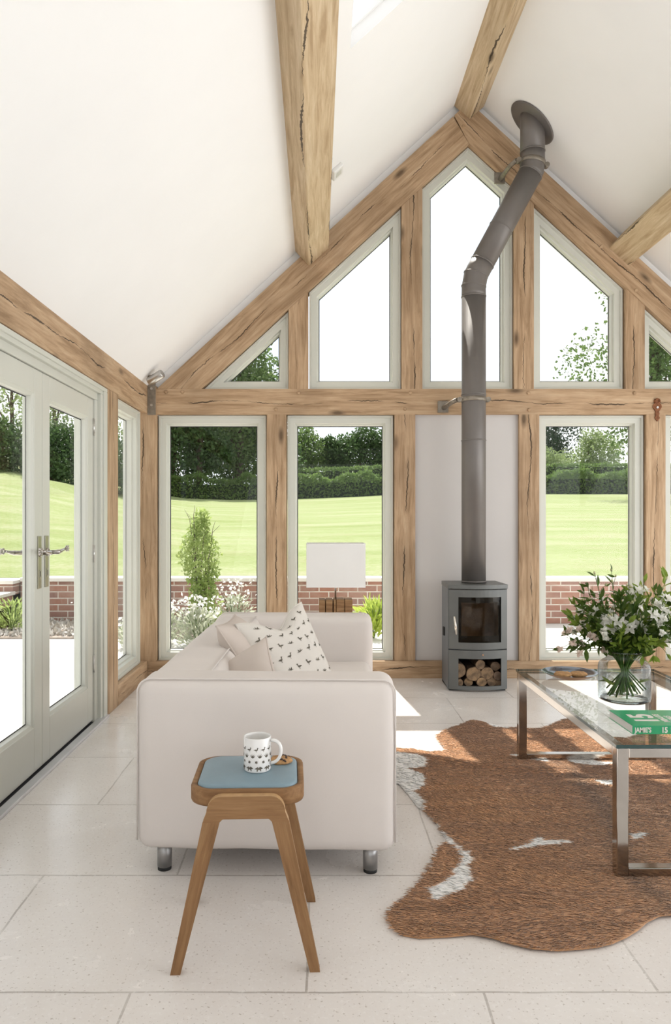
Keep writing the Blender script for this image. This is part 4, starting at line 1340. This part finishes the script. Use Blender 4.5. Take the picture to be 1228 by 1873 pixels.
sm = MB().rbox((0, 0, -.012), (.085, .13, .03), .010, 3).build('ceiling_sensor', M['white_pl'], None, weld=True)
sm.matrix_basis = Rm
tag(sm, 'small white plastic sensor box on the left ceiling slope behind the purlin', 'sensor')
MB().box(-.022, -.03, -.0285, .022, .03, -.0272).build('cover_slot', M['paint'], sm, local=True)

# ------------------------------------------------------------------ lamp behind the sofa
ld = 5.02
lxc = X(614, ld)
tbl = thing('side_table', 'small low wooden side table behind the far sofa arm under the lamp', 'side table', (lxc, ld, 0))
MB().box(lxc-.19, ld-.17, .455, lxc+.19, ld+.17, .48).build('tabletop', M['oak'], tbl, bevel=.004)
for sx in (-1, 1):
    for sy in (-1, 1): MB().box(lxc+sx*.16-.015, ld+sy*.14-.015, 0, lxc+sx*.16+.015, ld+sy*.14+.015, .455).build('leg', M['oak'], tbl)
lmp = thing('table_lamp', 'table lamp with white rectangular shade and cracked wood block base by the window', 'lamp', (lxc, ld, .481))
zt_ = Z(1094, ld)
mb = MB()
rng = random.Random(8)
xs = [-.112, -.072, -.066, -.022, -.014, .0, .004, .058, .062, .112]
for a in range(0, len(xs)-1):
    gap = (a % 2 == 1)
    mb.box(lxc+xs[a], ld-.085+(.03 if gap else rng.uniform(0, .008)), .4815, lxc+xs[a+1], ld+.085, zt_-(.012 if gap else rng.uniform(0, .004)))
bs = mb.build('base', oak('cracked_driftwood', (.30, .165, .075), (.13, .065, .03), (.42, .26, .13), .35), lmp, bevel=.004)
MB().tube([(lxc, ld, zt_-.012), (lxc, ld, Z(1066, ld)+.10)], .006, 10).build('stem', M['steel'], lmp)
sw, sh0, sh1, sdp = .195, Z(1071, ld), Z(994, ld), .12
mb = MB()
P_ = [(lxc-sw, ld-sdp), (lxc+sw, ld-sdp), (lxc+sw, ld+sdp), (lxc-sw, ld+sdp)]
ring_wall(mb, P_, sh0, sh1)
sh_ = mb.build('lamp_shade', M['shade'], lmp, solid=.003)
for z in (sh0, sh1): MB().tube([(p[0], p[1], z) for p in P_+P_[:1]], .003, 6, caps=False).build('shade_rim', M['shade'], sh_)
MB().box(lxc-.004, ld-sdp, sh1-.03, lxc+.004, ld+sdp, sh1-.024).build('shade_carrier', M['steel'], lmp)

# ------------------------------------------------------------------ cowhide rug
def poly_in(pts, poly):
    x, y = pts[:, 0], pts[:, 1]; ins = np.zeros(len(pts), bool)
    n = len(poly); j = n-1
    for i in range(n):
        xi, yi = poly[i]; xj, yj = poly[j]
        c = ((yi > y) != (yj > y)) & (x < (xj-xi)*(y-yi)/(yj-yi+1e-12)+xi)
        ins ^= c; j = i
    return ins
def cr(px): return [floor_pt(690+a/2.2825, 1280+b/2.2825) for a, b in px]
OUT = cr([(20,205),(75,207),(150,212),(225,228),(290,222),(258,172),(250,155),(300,125),(350,108),(405,90),(440,95),(480,108),(530,118),(600,120),(650,125),(690,123),(720,115),(770,92),(800,84),(835,88),(860,108),(910,132),(960,158),(1050,165),(1150,130),(1230,118)]) + [
    (2.05, 4.02), (2.25, 3.86), (2.30, 3.55), (2.18, 3.30), (2.15, 3.0), (2.2, 2.7), (2.32, 2.45), (2.38, 2.25), (2.22, 2.12), (2.0, 2.16), (1.75, 2.22)] + cr([
    (1228,910),(1180,915),(1130,940),(1090,975),(1040,1005),(980,1030),(920,1043),(860,1050),(760,1057),(650,1050),(560,1030),(480,1005),(400,990),(300,998),(180,1002),(110,990),(70,960),(48,920),(60,880),(130,820),(190,760),(230,690),(260,640),(282,608),
    (292,590),(275,560),(250,525),(210,478),(190,462),(168,452),(130,400),(90,355),(60,350),(30,348)])
BROWN = cr([(20,205),(75,207),(150,212),(225,228),(290,222),(258,172),(240,150),(300,120),(350,100),(405,84),(440,90),(480,100),(530,112),(600,112),(650,118),(720,110),(770,85),(835,80),(865,105),(960,150),(1050,155),(1150,120),(1240,105)]) + [
    (2.1, 4.1), (2.4, 3.8), (2.4, 2.9), (2.45, 2.2), (2.2, 2.05), (1.75, 2.15)] + cr([
    (1228,925),(1130,960),(1040,1020),(860,1065),(650,1065),(480,1020),(400,1005),(180,1017),(100,1005),(60,965),(35,920),(50,875),(130,810),(190,750),(230,685),(260,630),(285,600),
    (330,618),(352,650),(350,690),(325,730),(290,765),(235,800),(228,815),(245,850),(305,830),(370,800),(412,762),(398,705),(408,685),(390,645),(355,625),
    (325,590),(300,578),(255,535),(210,478),(205,462),(215,435),(168,390),(212,360),(205,320),(140,295),(212,288),(220,258),(90,228),(20,226)])
WH = [cr(q) for q in ([(532,637),(580,622),(640,608),(660,586),(690,583),(695,596),(760,593),(835,602),(760,612),(680,618),(620,632),(570,638)],
                      [(1062,572),(1110,560),(1145,566),(1100,590),(1065,594)], [(765,238),(860,248),(1010,276),(940,292),(830,272)],
                      [(548,236),(650,233),(722,248),(722,268),(640,260)], [(915,343),(1010,343),(1010,364),(950,362)], [(455,100),(540,108),(560,124),(480,118)])]
SPINE = cr([(700,240),(840,320),(960,470),(1000,560),(1040,660),(1120,790),(1240,870)])
def seg_dist(p, line):
    dmin = np.full(len(p), 9.0)
    for a, b_ in zip(line[:-1], line[1:]):
        a, b_ = np.array(a), np.array(b_); ab = b_-a
        t = np.clip(((p-a) @ ab)/(ab @ ab), 0, 1)
        dmin = np.minimum(dmin, np.linalg.norm(p-(a+t[:, None]*ab), axis=1))
    return dmin
rngR = np.random.default_rng(5)
def fnoise(p, k, s):
    r = np.random.default_rng(s); v = 0
    for i in range(6):
        w = r.normal(size=2)*k*(1+.5*i); v = v + np.sin(p @ w + r.uniform(0, 6.28))/(1+.4*i)
    return v/3
def rug_z(p):
    return .006 + .004*(fnoise(p, 6, 1)+.6) + .012*np.exp(-((p[:, 1]-3.62-.1*np.sin(p[:, 0]*4))/.06)**2)*(p[:, 0] < 1.5)
def rug_col(p):
    pj = p + np.stack([fnoise(p, 40, 2)*.012, fnoise(p, 40, 3)*.004], 1)
    base = np.array([.57, .285, .125]); dk = np.array([.32, .160, .075]); lt = np.array([.70, .40, .20])
    t = np.clip(fnoise(p*np.array([.6, 1.6]), 9, 4)*.5+.5, 0, 1)[:, None]
    c = dk*(1-t)+lt*t; c = c*.5+base*.5
    c = c*(1+.17*np.clip(fnoise(p*np.array([.9, 2.6]), 26, 12), -1.2, 1.2))[:, None]
    sdm = np.exp(-(seg_dist(p, SPINE)/.055)**2)[:, None]
    c = c*(1-.5*sdm)+np.array([.19, .105, .055])*.5*sdm
    w = ~poly_in(pj, BROWN)
    for q in WH: w |= poly_in(pj, q)
    c[w] = np.array([.95, .93, .89])
    return c
def tintmat(name, rough=.75):
    m, n, b = new_mat(name)
    a = n.nodes.new('ShaderNodeAttribute'); a.attribute_name = 'tint'
    f = noise(n, objco(n), 180, 2)
    c = mixc(n, .08, a.outputs['Color'], ramp(n, f, [(.3, .45), (.7, 1.0)]), 'MULTIPLY')
    n.links.new(c, b.inputs['Base Color']); b.inputs['Roughness'].default_value = rough
    b.inputs['Specular IOR Level'].default_value = .4; b.inputs['Sheen Weight'].default_value = .35
    t = n.nodes.new('ShaderNodeBsdfTranslucent'); n.links.new(c, t.inputs['Color'])
    mx = n.nodes.new('ShaderNodeMixShader'); mx.inputs[0].default_value = .12
    n.links.new(b.outputs[0], mx.inputs[1]); n.links.new(t.outputs[0], mx.inputs[2])
    n.links.new(mx.outputs[0], n.nodes['Material Output'].inputs['Surface'])
    return m
M['hide'] = tintmat('cowhide')
o_a = np.array(OUT)
gx_ = np.arange(o_a[:, 0].min(), o_a[:, 0].max(), .012); gy_ = np.arange(o_a[:, 1].min(), o_a[:, 1].max(), .012)
GXX, GYY = np.meshgrid(gx_, gy_); cen = np.stack([GXX.ravel()+.006, GYY.ravel()+.006], 1)
keep = poly_in(cen, OUT).reshape(GXX.shape)
idx = {}; vs = []; fs = []
def vid(i, j):
    if (i, j) not in idx:
        idx[(i, j)] = len(vs); vs.append((gx_[0]+.012*j, gy_[0]+.012*i))
    return idx[(i, j)]
for i, j in zip(*np.nonzero(keep)): fs.append((vid(i, j), vid(i, j+1), vid(i+1, j+1), vid(i+1, j)))
v2 = np.array(vs, float)
cnt = np.zeros(len(v2), int)
for q in fs:
    for k in q: cnt[k] += 1
for k in np.nonzero(cnt < 4)[0]:           # pull the stepped border onto the true outline
    best = (9, None)
    for a, b_ in zip(OUT, OUT[1:]+OUT[:1]):
        a, b_ = np.array(a), np.array(b_); ab = b_-a
        t = min(1, max(0, ((v2[k]-a) @ ab)/(ab @ ab+1e-12))); s = a+t*ab
        dd = np.linalg.norm(v2[k]-s)
        if dd < best[0]: best = (dd, s)
    if best[0] < .022: v2[k] = best[1]
zz = rug_z(v2)
me = bpy.data.meshes.new('cowhide_rug'); me.from_pydata([(a, b_, z) for (a, b_), z in zip(v2, zz)], [], fs); me.materials.append(M['hide'])
at = me.color_attributes.new('tint', 'FLOAT_COLOR', 'POINT')
cc = np.ones((len(v2), 4), np.float32); cc[:, :3] = rug_col(v2); at.data.foreach_set('color', cc.ravel())
me.polygons.foreach_set('use_smooth', [True]*len(fs))
rug = bpy.data.objects.new('cowhide_rug', me); COL.objects.link(rug)
b_ = rug.modifiers.new('thickness', 'SOLIDIFY'); b_.thickness = .004; b_.offset = -1
tag(rug, 'brown and white cowhide rug spread on the pale tiles under the coffee table', 'rug')
NH = 110000
p = np.stack([rngR.uniform(o_a[:, 0].min(), o_a[:, 0].max(), NH*2), rngR.uniform(o_a[:, 1].min(), o_a[:, 1].max(), NH*2)], 1)
p = p[poly_in(p, OUT)][:NH]
pale = rug_col(p)[:, 2] > .7
p = p[~pale | (rngR.uniform(0, 1, len(p)) < .30)]
z = rug_z(p)
th = fnoise(p, 5, 9)*.9 + rngR.normal(0, .28, len(p)) + PI + .25
L = rngR.uniform(.012, .028, len(p)); lift = rngR.uniform(.03, .24, len(p))
d3 = np.stack([np.cos(th)*np.cos(lift), np.sin(th)*np.cos(lift)*.8, np.sin(lift)], 1)
sd_ = np.stack([-np.sin(th), np.cos(th), np.zeros(len(p))], 1)
b0 = np.column_stack([p, z]); wd = rngR.uniform(.0010, .0019, len(p))[:, None]
tip = b0 + d3*L[:, None]
mid = b0 + d3*(L*.55)[:, None] + np.array([0, 0, .0012])
V4 = np.stack([b0-sd_*wd, b0+sd_*wd, mid+sd_*wd*.8, tip, mid-sd_*wd*.8], 1)
col_ = rug_col(p)*rngR.uniform(.50, 1.32, (len(p), 1))
fur = cards('fur', V4, M['hide'], rug, colors=np.clip(col_, 0, .95).astype(np.float32))
fur['kind'] = 'stuff'

# ================================================================== OUTSIDE
M['terrace'] = pm('pale_terrace_stone', (.62, .60, .565), .8, var=.06, scale=4)
def lawn_z(x, d):
    a = x/max(d, 1)
    k = 1.16 if a < -.13 else .172
    s = .054 + k*min(.06, (a+.13)**2)
    r = min(d, 44)-8.75
    return .50 + s*r + max(0, d-44)*.02
terr = MB()
terr.box(-14, GY+.27, -.14, 14, 8.58, -.015); terr.box(-14, -6, -.14, -1.56, GY+.27, -.015); terr.box(3.80, -6, -.14, 14, GY+.27, -.015)
terr.box(-1.5, -14, -.14, 14, -6, -.015)
struct(terr.build('terrace', M['terrace']))
def lawnmat():
    m, n, b = new_mat('mown_grass')
    v = objco(n)
    mp = n.nodes.new('ShaderNodeMapping'); mp.inputs['Scale'].default_value = (.25, 1.6, 1); n.links.new(v, mp.inputs['Vector'])
    s1 = noise(n, mp.outputs[0], .8, 5); s2 = noise(n, v, 14, 5, .7); s3 = noise(n, v, 1.1, 3)
    f = mathn(n, 'ADD', mathn(n, 'MULTIPLY', s1, .5), mathn(n, 'MULTIPLY', s2, .5))
    c = ramp(n, f, [(.35, (.17, .215, .065)), (.5, (.235, .275, .12)), (.68, (.33, .335, .22))])
    c = mixc(n, mathn(n, 'MULTIPLY', ramp(n, s3, [(.5, 0.0), (.7, 1.0)]), .4), c, (.27, .265, .15))
    n.links.new(c, b.inputs['Base Color']); b.inputs['Roughness'].default_value = .9; b.inputs['Specular IOR Level'].default_value = .1
    bump(n, b, s2, .5, .05)
    return m
M['lawn'] = lawnmat()
ys_ = [8.78, 9.2, 10, 11, 12, 14, 16, 18, 20, 23, 26, 29, 32, 35, 38, 41, 44, 48, 54, 62, 72, 85]
xs_ = [-60+2.4*i for i in range(51)]
vs = [(x, y, lawn_z(x, y)) for y in ys_ for x in xs_]; w_ = len(xs_)
mb = MB(); mb.add(vs, [(j*w_+i, j*w_+i+1, (j+1)*w_+i+1, (j+1)*w_+i) for j in range(len(ys_)-1) for i in range(w_-1)], 0, True)
struct(mb.build('lawn', M['lawn']))

def brickmat():
    m, n, b = new_mat('red_brick')
    v = objco(n); sp = n.nodes.new('ShaderNodeSeparateXYZ'); n.links.new(v, sp.inputs[0])
    cb = n.nodes.new('ShaderNodeCombineXYZ')
    n.links.new(mathn(n, 'ADD', sp.outputs[0], 20.0), cb.inputs[0]); n.links.new(mathn(n, 'ADD', sp.outputs[2], .02), cb.inputs[1])
    br = n.nodes.new('ShaderNodeTexBrick'); br.offset = .5
    for k, q in (('Scale', 1.0), ('Mortar Size', .007), ('Mortar Smooth', .2), ('Brick Width', .225), ('Row Height', .075), ('Bias', -.1)):
        br.inputs[k].default_value = q
    br.inputs['Color1'].default_value = (.36, .18, .13, 1); br.inputs['Color2'].default_value = (.26, .16, .14, 1)
    br.inputs['Mortar'].default_value = (.66, .61, .55, 1)
    n.links.new(cb.outputs[0], br.inputs['Vector'])
    f = noise(n, v, 9, 4)
    c = mixc(n, mathn(n, 'MULTIPLY', ramp(n, f, [(.4, 0.0), (.65, 1.0)]), .5), br.outputs['Color'], (.42, .30, .24))
    n.links.new(c, b.inputs['Base Color']); b.inputs['Roughness'].default_value = .9
    bump(n, b, mathn(n, 'SUBTRACT', 1.0, br.outputs['Fac']), .5, .01)
    return m
M['brick'] = brickmat()
M['coping'] = pm('pale_coping_stone', (.72, .69, .63), .8, var=.05)
rw_ = thing('garden_wall', 'low red brick retaining wall with pale coping between terrace and lawn', 'garden wall', (0, 8.68, 0))
MB().box(-3.45, 8.60, -.13, 14, 8.78, .475).build('brickwork', M['brick'], rw_)
MB().box(-3.45, 8.57, .475, 14, 8.84, .52).build('coping', M['coping'], rw_, bevel=.006)
lw = thing('garden_wall', 'short stretch of brick retaining wall left of the garden steps', 'garden wall', (-9, 8.68, 0))
MB().box(-14, 8.60, -.13, -5.6, 8.78, .475).build('brickwork', M['brick'], lw)
MB().box(-14, 8.57, .475, -5.6, 8.84, .52).build('coping', M['coping'], lw, bevel=.006)
stp = thing('garden_steps', 'brick garden steps with pale stone treads climbing to the lawn', 'steps', (-4.5, 7.9, 0))
for k in range(4):
    y0 = 7.35+.36*k; z0 = .125*k
    MB().box(-5.58, y0, -.13, -3.47, 8.98, z0+.09-.005).build('riser', M['brick'], stp)
    MB().box(-5.60, y0-.03, z0+.085, -3.455, y0+.40, z0+.125).build('tread', M['coping'], stp, bevel=.005)

# gravel bed
rngO = np.random.default_rng(21)
M['gravel'] = pm('gravel', (.50, .47, .43), .9, var=.25, scale=30)
bedp = np.column_stack([rngO.uniform(-3.35, .25, 5200), rngO.uniform(7.55, 8.55, 5200), rngO.uniform(-.01, .02, 5200)])
gq = leaf_quads(rngO, bedp, .06, .05, up=.3)
gb = struct(MB().box(-3.4, 7.5, -.05, .3, 8.58, .0).build('bed_soil', pm('bed_soil', (.30, .25, .21), .95, var=.2, scale=20)))
gr_ = cards('gravel', gq, M['gravel'])
gr_['kind'] = 'stuff'; tag(gr_, 'pale gravel and chippings covering the bed below the brick wall', 'gravel')

# foliage helpers
M['tree1'] = leafmat('dark_tree_leaf', (.042, .09, .03), (.115, .18, .065), .4, .5)
M['tree2'] = leafmat('mid_tree_leaf', (.08, .145, .045), (.19, .26, .09), .45, .5)
M['tree3'] = leafmat('pale_tree_leaf', (.16, .23, .09), (.32, .38, .18), .45, .5)
M['conifer'] = leafmat('conifer_leaf', (.018, .042, .022), (.045, .075, .04), .2, .6)
M['hedge'] = leafmat('hedge_leaf', (.075, .14, .035), (.20, .29, .08), .45, .5)
M['trunk'] = pm('tree_bark', (.10, .075, .055), .95, var=.3, scale=6, bmp=.6, bscale=12)
M['core'] = pm('dark_hedge_core', (.022, .035, .014), 1.0, var=.3, scale=8)  # solid dark boxes added inside the hedges to block light
def tree(name, label, x, d, h, r, mat, seed, trunk=1.2, leaf=.26, n=5200, group='trees beyond the lawn', blobs=10, sparse=False, core=True, zb=None, squash=1.0):
    rng = np.random.default_rng(seed)
    zb = lawn_z(x, d)-.05 if zb is None else zb
    t = thing(name, label, 'tree', (x, d, zb), 0, group)
    ch = h-trunk
    C_, R_ = [], []
    for i in range(blobs):
        f = (i+.5)/blobs
        hz = trunk + ch*(.06+.84*f)
        wr = r*(math.sin(PI*(.16+.72*f))**.8)
        a = rng.uniform(0, 6.28); q = wr*rng.uniform(.2, .62)
        C_.append((q*math.cos(a), q*math.sin(a)*squash, hz)); R_.append(max(.35*r, wr*rng.uniform(.5, .72)))
    C_, R_ = np.array(C_), np.array(R_)
    k = rng.choice(len(C_), n, p=(R_**2)/(R_**2).sum())
    u = rng.normal(size=(n, 3)); u /= np.linalg.norm(u, axis=1)[:, None]
    rad = R_[k]*rng.uniform(.55 if not sparse else .3, 1.12, n)
    P = C_[k] + u*rad[:, None]*np.array([1, squash, .85])
    P[:, 2] = np.maximum(P[:, 2], trunk*.75)
    Q = leaf_quads(rng, P, leaf, leaf*.62, axis=u*.5)
    cards('foliage', Q, mat, t, local=True)
    tr = MB()
    rr0 = max(.10, h*.018)
    tr.tube([(0, 0, -.3), (0, 0, trunk), (rng.uniform(-.2, .2), 0, trunk+ch*.5), (rng.uniform(-.3, .3), 0, trunk+ch*.85)], [rr0*1.25, rr0, rr0*.7, rr0*.25], 9)
    for i in range(0, len(C_), 2):
        c = C_[i]; tr.tube([(0, 0, max(trunk*.9, c[2]-.35*ch)), tuple(c*np.array([.5, .5, .9])), tuple(c)], [rr0*.45, rr0*.3, rr0*.12], 6)
    tr.build('trunk', M['trunk'], t, local=True)
    return t
# left window group (dark, with low skirts)
tree('tree', 'dark bushy tree at the left of the first lower gable window', -8.4, 43, 9.6, 3.0, M['tree1'], 1, .4, n=9000, blobs=14)
tree('tree', 'dark tree with a bare trunk seen in the first lower gable window', -6.7, 42, 9.8, 2.4, M['tree1'], 2, 1.2, n=6500)
tree('tree', 'tall dark tree whose pale top shows in the small triangular window', -4.6, 44, 11.0, 2.8, M['tree2'], 3, 1.0, n=7500)
tree('tree', 'dark tree at the right of the first lower gable window', -2.9, 46, 9.0, 2.5, M['tree1'], 4, 1.0, n=6000)
tree('tree', 'dark tree filling the gap behind the left tree group', -5.6, 50, 9.0, 3.6, M['tree1'], 14, .4, n=9000, blobs=14)
# centre window row: bare trunks under high crowns
for k, (x, h, r, tk, lb) in enumerate(((-.6, 5.6, 1.9, 1.0, 'leafy tree at the left end of the row seen above the sofa'), (1.3, 4.6, 1.4, 2.1, 'second tree of the row seen above the sofa, bare trunked'),
                                       (3.3, 5.2, 2.1, 2.1, 'broad-crowned tree of the row above the lamp'), (5.4, 5.3, 2.0, 2.1, 'tree at the right end of the row above the sofa'),
                                       (7.6, 5.2, 2.1, 1.6, 'tree of the row hidden partly by the stove panel'))):
    tree('tree', lb, x, 56, h, r, M['tree2'] if k in (0,) else M['tree1'], 30+k, tk, n=4300, leaf=.24, blobs=9)
# right window
tree('tree', 'dark conifer-like tree at the left of the right lower gable window', 18.6, 66, 8.4, 3.0, M['conifer'], 41, .8, n=5500)
tree('tree', 'dark conifer-like tree just right of the darkest one', 21.8, 68, 8.8, 2.8, M['conifer'], 42, .8, n=5000)
tree('tree', 'round pale green tree in the middle of the right lower window', 20.6, 56, 5.0, 2.5, M['tree3'], 43, .4, n=6000, leaf=.22)
tree('tree', 'small pale bush at the left end of the trimmed hedge', 14.6, 47, 2.9, 1.5, M['tree3'], 44, .2, n=3500, leaf=.16)
tree('tree', 'large dark tree at the right edge whose crown shows in the upper windows', 15.2, 33, 12.6, 3.6, M['tree2'], 45, 2.2, n=15000, leaf=.20, blobs=16)
# seen through the doors
for k, (x, d, h, r, lb) in enumerate(((-13.6, 33, 5.1, 2.3, 'airy tree beyond the lawn at the left edge of the doors'), (-11.3, 32, 5.2, 2.0, 'tall airy tree seen through the left door'), (-9.0, 31, 4.7, 1.9, 'airy tree seen at the top of the right door'))):
    tree('tree', lb, x, d, h, r, M['tree3'], 60+k, 1.2, n=1500, leaf=.16, sparse=True)
for k, (x, d, h, r, lb) in enumerate(((-13.2, 30, 2.2, 1.9, 'low dense shrub mass behind the left door leaf'), (-10.8, 30, 2.0, 1.8, 'low dense shrub behind the door handles'), (-8.7, 30, 2.1, 1.8, 'low dense shrub behind the right door leaf'))):
    tree('shrub', lb, x, d, h, r, M['tree1'], 70+k, .05, n=6500, leaf=.15, group='shrubs along the lawn edge')

# hedges
def hedge(label, pts, h, w, seed, leaf, bumpy, mat, per_m, top=None):
    rng = np.random.default_rng(seed)
    t = thing('hedge', label, 'hedge', (pts[0][0], pts[0][1], lawn_z(*pts[0])))
    core = MB(); Q = []
    for (a, b_) in zip(pts[:-1], pts[1:]):
        a, b_ = np.array(a), np.array(b_); L = np.linalg.norm(b_-a); n = int(per_m*L)
        s = rng.uniform(0, 1, n); base = a+(b_-a)*s[:, None]
        zg = np.array([lawn_z(q[0], q[1]) for q in base])
        hh = h*(1 + bumpy*(np.sin(base[:, 0]*2.1+seed)*.5+np.sin(base[:, 0]*4.7+1)*.3))
        f = rng.uniform(0, 1, n); side = rng.uniform(-1, 1, n)
        ontop = rng.uniform(0, 1, n) < .35
        zz = np.where(ontop, hh, hh*f); off = np.where(ontop, side*w/2, np.sign(side)*w/2*(1-bumpy*.4*f))
        off = off + rng.normal(0, .04+bumpy*.1, n); zz = zz + rng.normal(0, .03+bumpy*.06, n)
        P = np.column_stack([base[:, 0], base[:, 1]+off, zg+np.maximum(zz, .02)])
        Q.append(leaf_quads(rng, P, leaf, leaf*.6))
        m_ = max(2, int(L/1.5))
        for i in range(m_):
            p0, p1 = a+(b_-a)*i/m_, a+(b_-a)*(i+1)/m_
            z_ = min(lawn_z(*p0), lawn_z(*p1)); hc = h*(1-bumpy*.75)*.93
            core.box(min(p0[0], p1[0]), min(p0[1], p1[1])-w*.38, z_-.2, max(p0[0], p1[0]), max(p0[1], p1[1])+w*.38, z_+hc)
    core.build('light_blocker', M['core'], t)
    cards('foliage', np.concatenate(Q), mat, t)
    return t
hedge('bushy lower hedge along the far edge of the lawn', [(-12, 41), (4, 41), (24, 41)], 1.12, 1.1, 3, .16, .30, M['hedge'], 900)
hedge('neatly trimmed upper hedge behind the bushy one', [(-2.5, 46), (8, 46), (26, 46)], 1.70, 1.2, 7, .14, .02, M['hedge'], 850)

# planting close to the house
M['climber'] = leafmat('climber_leaf', (.24, .34, .08), (.46, .54, .22), .5, .5)
M['silver'] = leafmat('silver_leaf', (.38, .42, .30), (.60, .62, .50), .4, .7)
M['lime'] = leafmat('lime_leaf', (.30, .42, .05), (.55, .62, .15), .4, .5)
cl = thing('climbing_shrub', 'tall slender light green climbing shrub outside the first gable window', 'shrub', (-1.17, 7.5, 0))
rng = np.random.default_rng(91); n = 3800
hz = rng.uniform(0, 1, n)**.85*1.22+.08
wr = .05+.125*np.clip(np.sin(np.clip(hz/1.28, 0, 1)*PI*.93+.12), 0, 1)*(1+.35*np.sin(hz*9))
a = rng.uniform(0, 6.28, n); q = wr*np.sqrt(rng.uniform(.05, 1.25, n))
P = np.column_stack([q*np.cos(a)+.03*np.sin(hz*5), q*np.sin(a), hz])
P = P[hz < 1.05+.3*rng.uniform(0, 1, n)*(np.abs(q) < .1)]
cards('foliage', leaf_quads(rng, P, .055, .022, up=-.3), M['climber'], cl, local=True)
mb = MB()
for k in range(12):
    a = k*.9; mb.tube([(.02*math.cos(a), .02*math.sin(a), -.02), (.05*math.cos(a), .05*math.sin(a), .5), (.12*math.cos(a+.5), .1*math.sin(a+.5), .85+.035*k), (.20*math.cos(a+.8), .16*math.sin(a), .9+.04*k)], [.006, .005, .003, .0015], 5)
mb.build('stems', M['trunk'], cl, local=True)
def lowplant(name, label, x, y, h, r, mat, seed, n=420, L=.13, W=.022, cat='plant', flowers=0):
    rng = np.random.default_rng(seed)
    t = thing(name, label, cat, (x, y, .0), 0)
    P = np.column_stack([rng.normal(0, r*.35, n), rng.normal(0, r*.3, n), rng.uniform(0, h*.72, n)])
    ax = np.column_stack([P[:, 0]*4/r*.4, P[:, 1]*4/r*.4, np.full(n, .9)])
    cards('foliage', leaf_quads(rng, P, L, W, axis=ax, spread=.45), mat, t, local=True)
    mb = MB()
    for k in range(7):
        a = k*.9; mb.tube([(0, 0, -.03), (.3*r*math.cos(a), .3*r*math.sin(a), h*.4), (.6*r*math.cos(a), .6*r*math.sin(a), h*.8)], [.006, .004, .002], 5)
    mb.build('stems', M['stem'], t, local=True)
    if flowers:
        Pf = np.column_stack([rng.normal(0, r*.45, flowers), rng.normal(0, r*.4, flowers), h*rng.uniform(.6, 1.1, flowers)])
        cards('blossom', leaf_quads(rng, Pf, .035, .03), M['petal'], t, local=True)
    return t
lowplant('silver_plant', 'silvery bush at the foot of the climbing shrub, left of it', -1.52, 7.25, .38, .26, M['silver'], 1, 700, .07, .02, flowers=160)
lowplant('silver_plant', 'white flowering bush in front of the climbing shrub', -1.10, 6.95, .44, .24, M['silver'], 2, 620, .08, .02, flowers=200)
lowplant('silver_plant', 'pinkish white flowering bush right of the climbing shrub', -.86, 7.65, .52, .20, M['silver'], 3, 420, .07, .02, flowers=130)
lowplant('silver_plant', 'low silvery bush nearest the corner window', -1.75, 7.0, .26, .22, M['silver'], 4, 420, .06, .02, flowers=90)
lowplant('silver_plant', 'small white flowering plant seen through the right door', -2.45, 8.1, .34, .17, M['silver'], 5, 300, .06, .02, flowers=80)
lowplant('leafy_plant', 'small green plant beside the garden steps', -3.25, 7.9, .42, .2, M['climber'], 6, 300, .10, .02)
lowplant('hosta', 'lime green strappy plant outside the window right of the lamp', .58, 7.55, .42, .17, M['lime'], 7, 260, .17, .03)
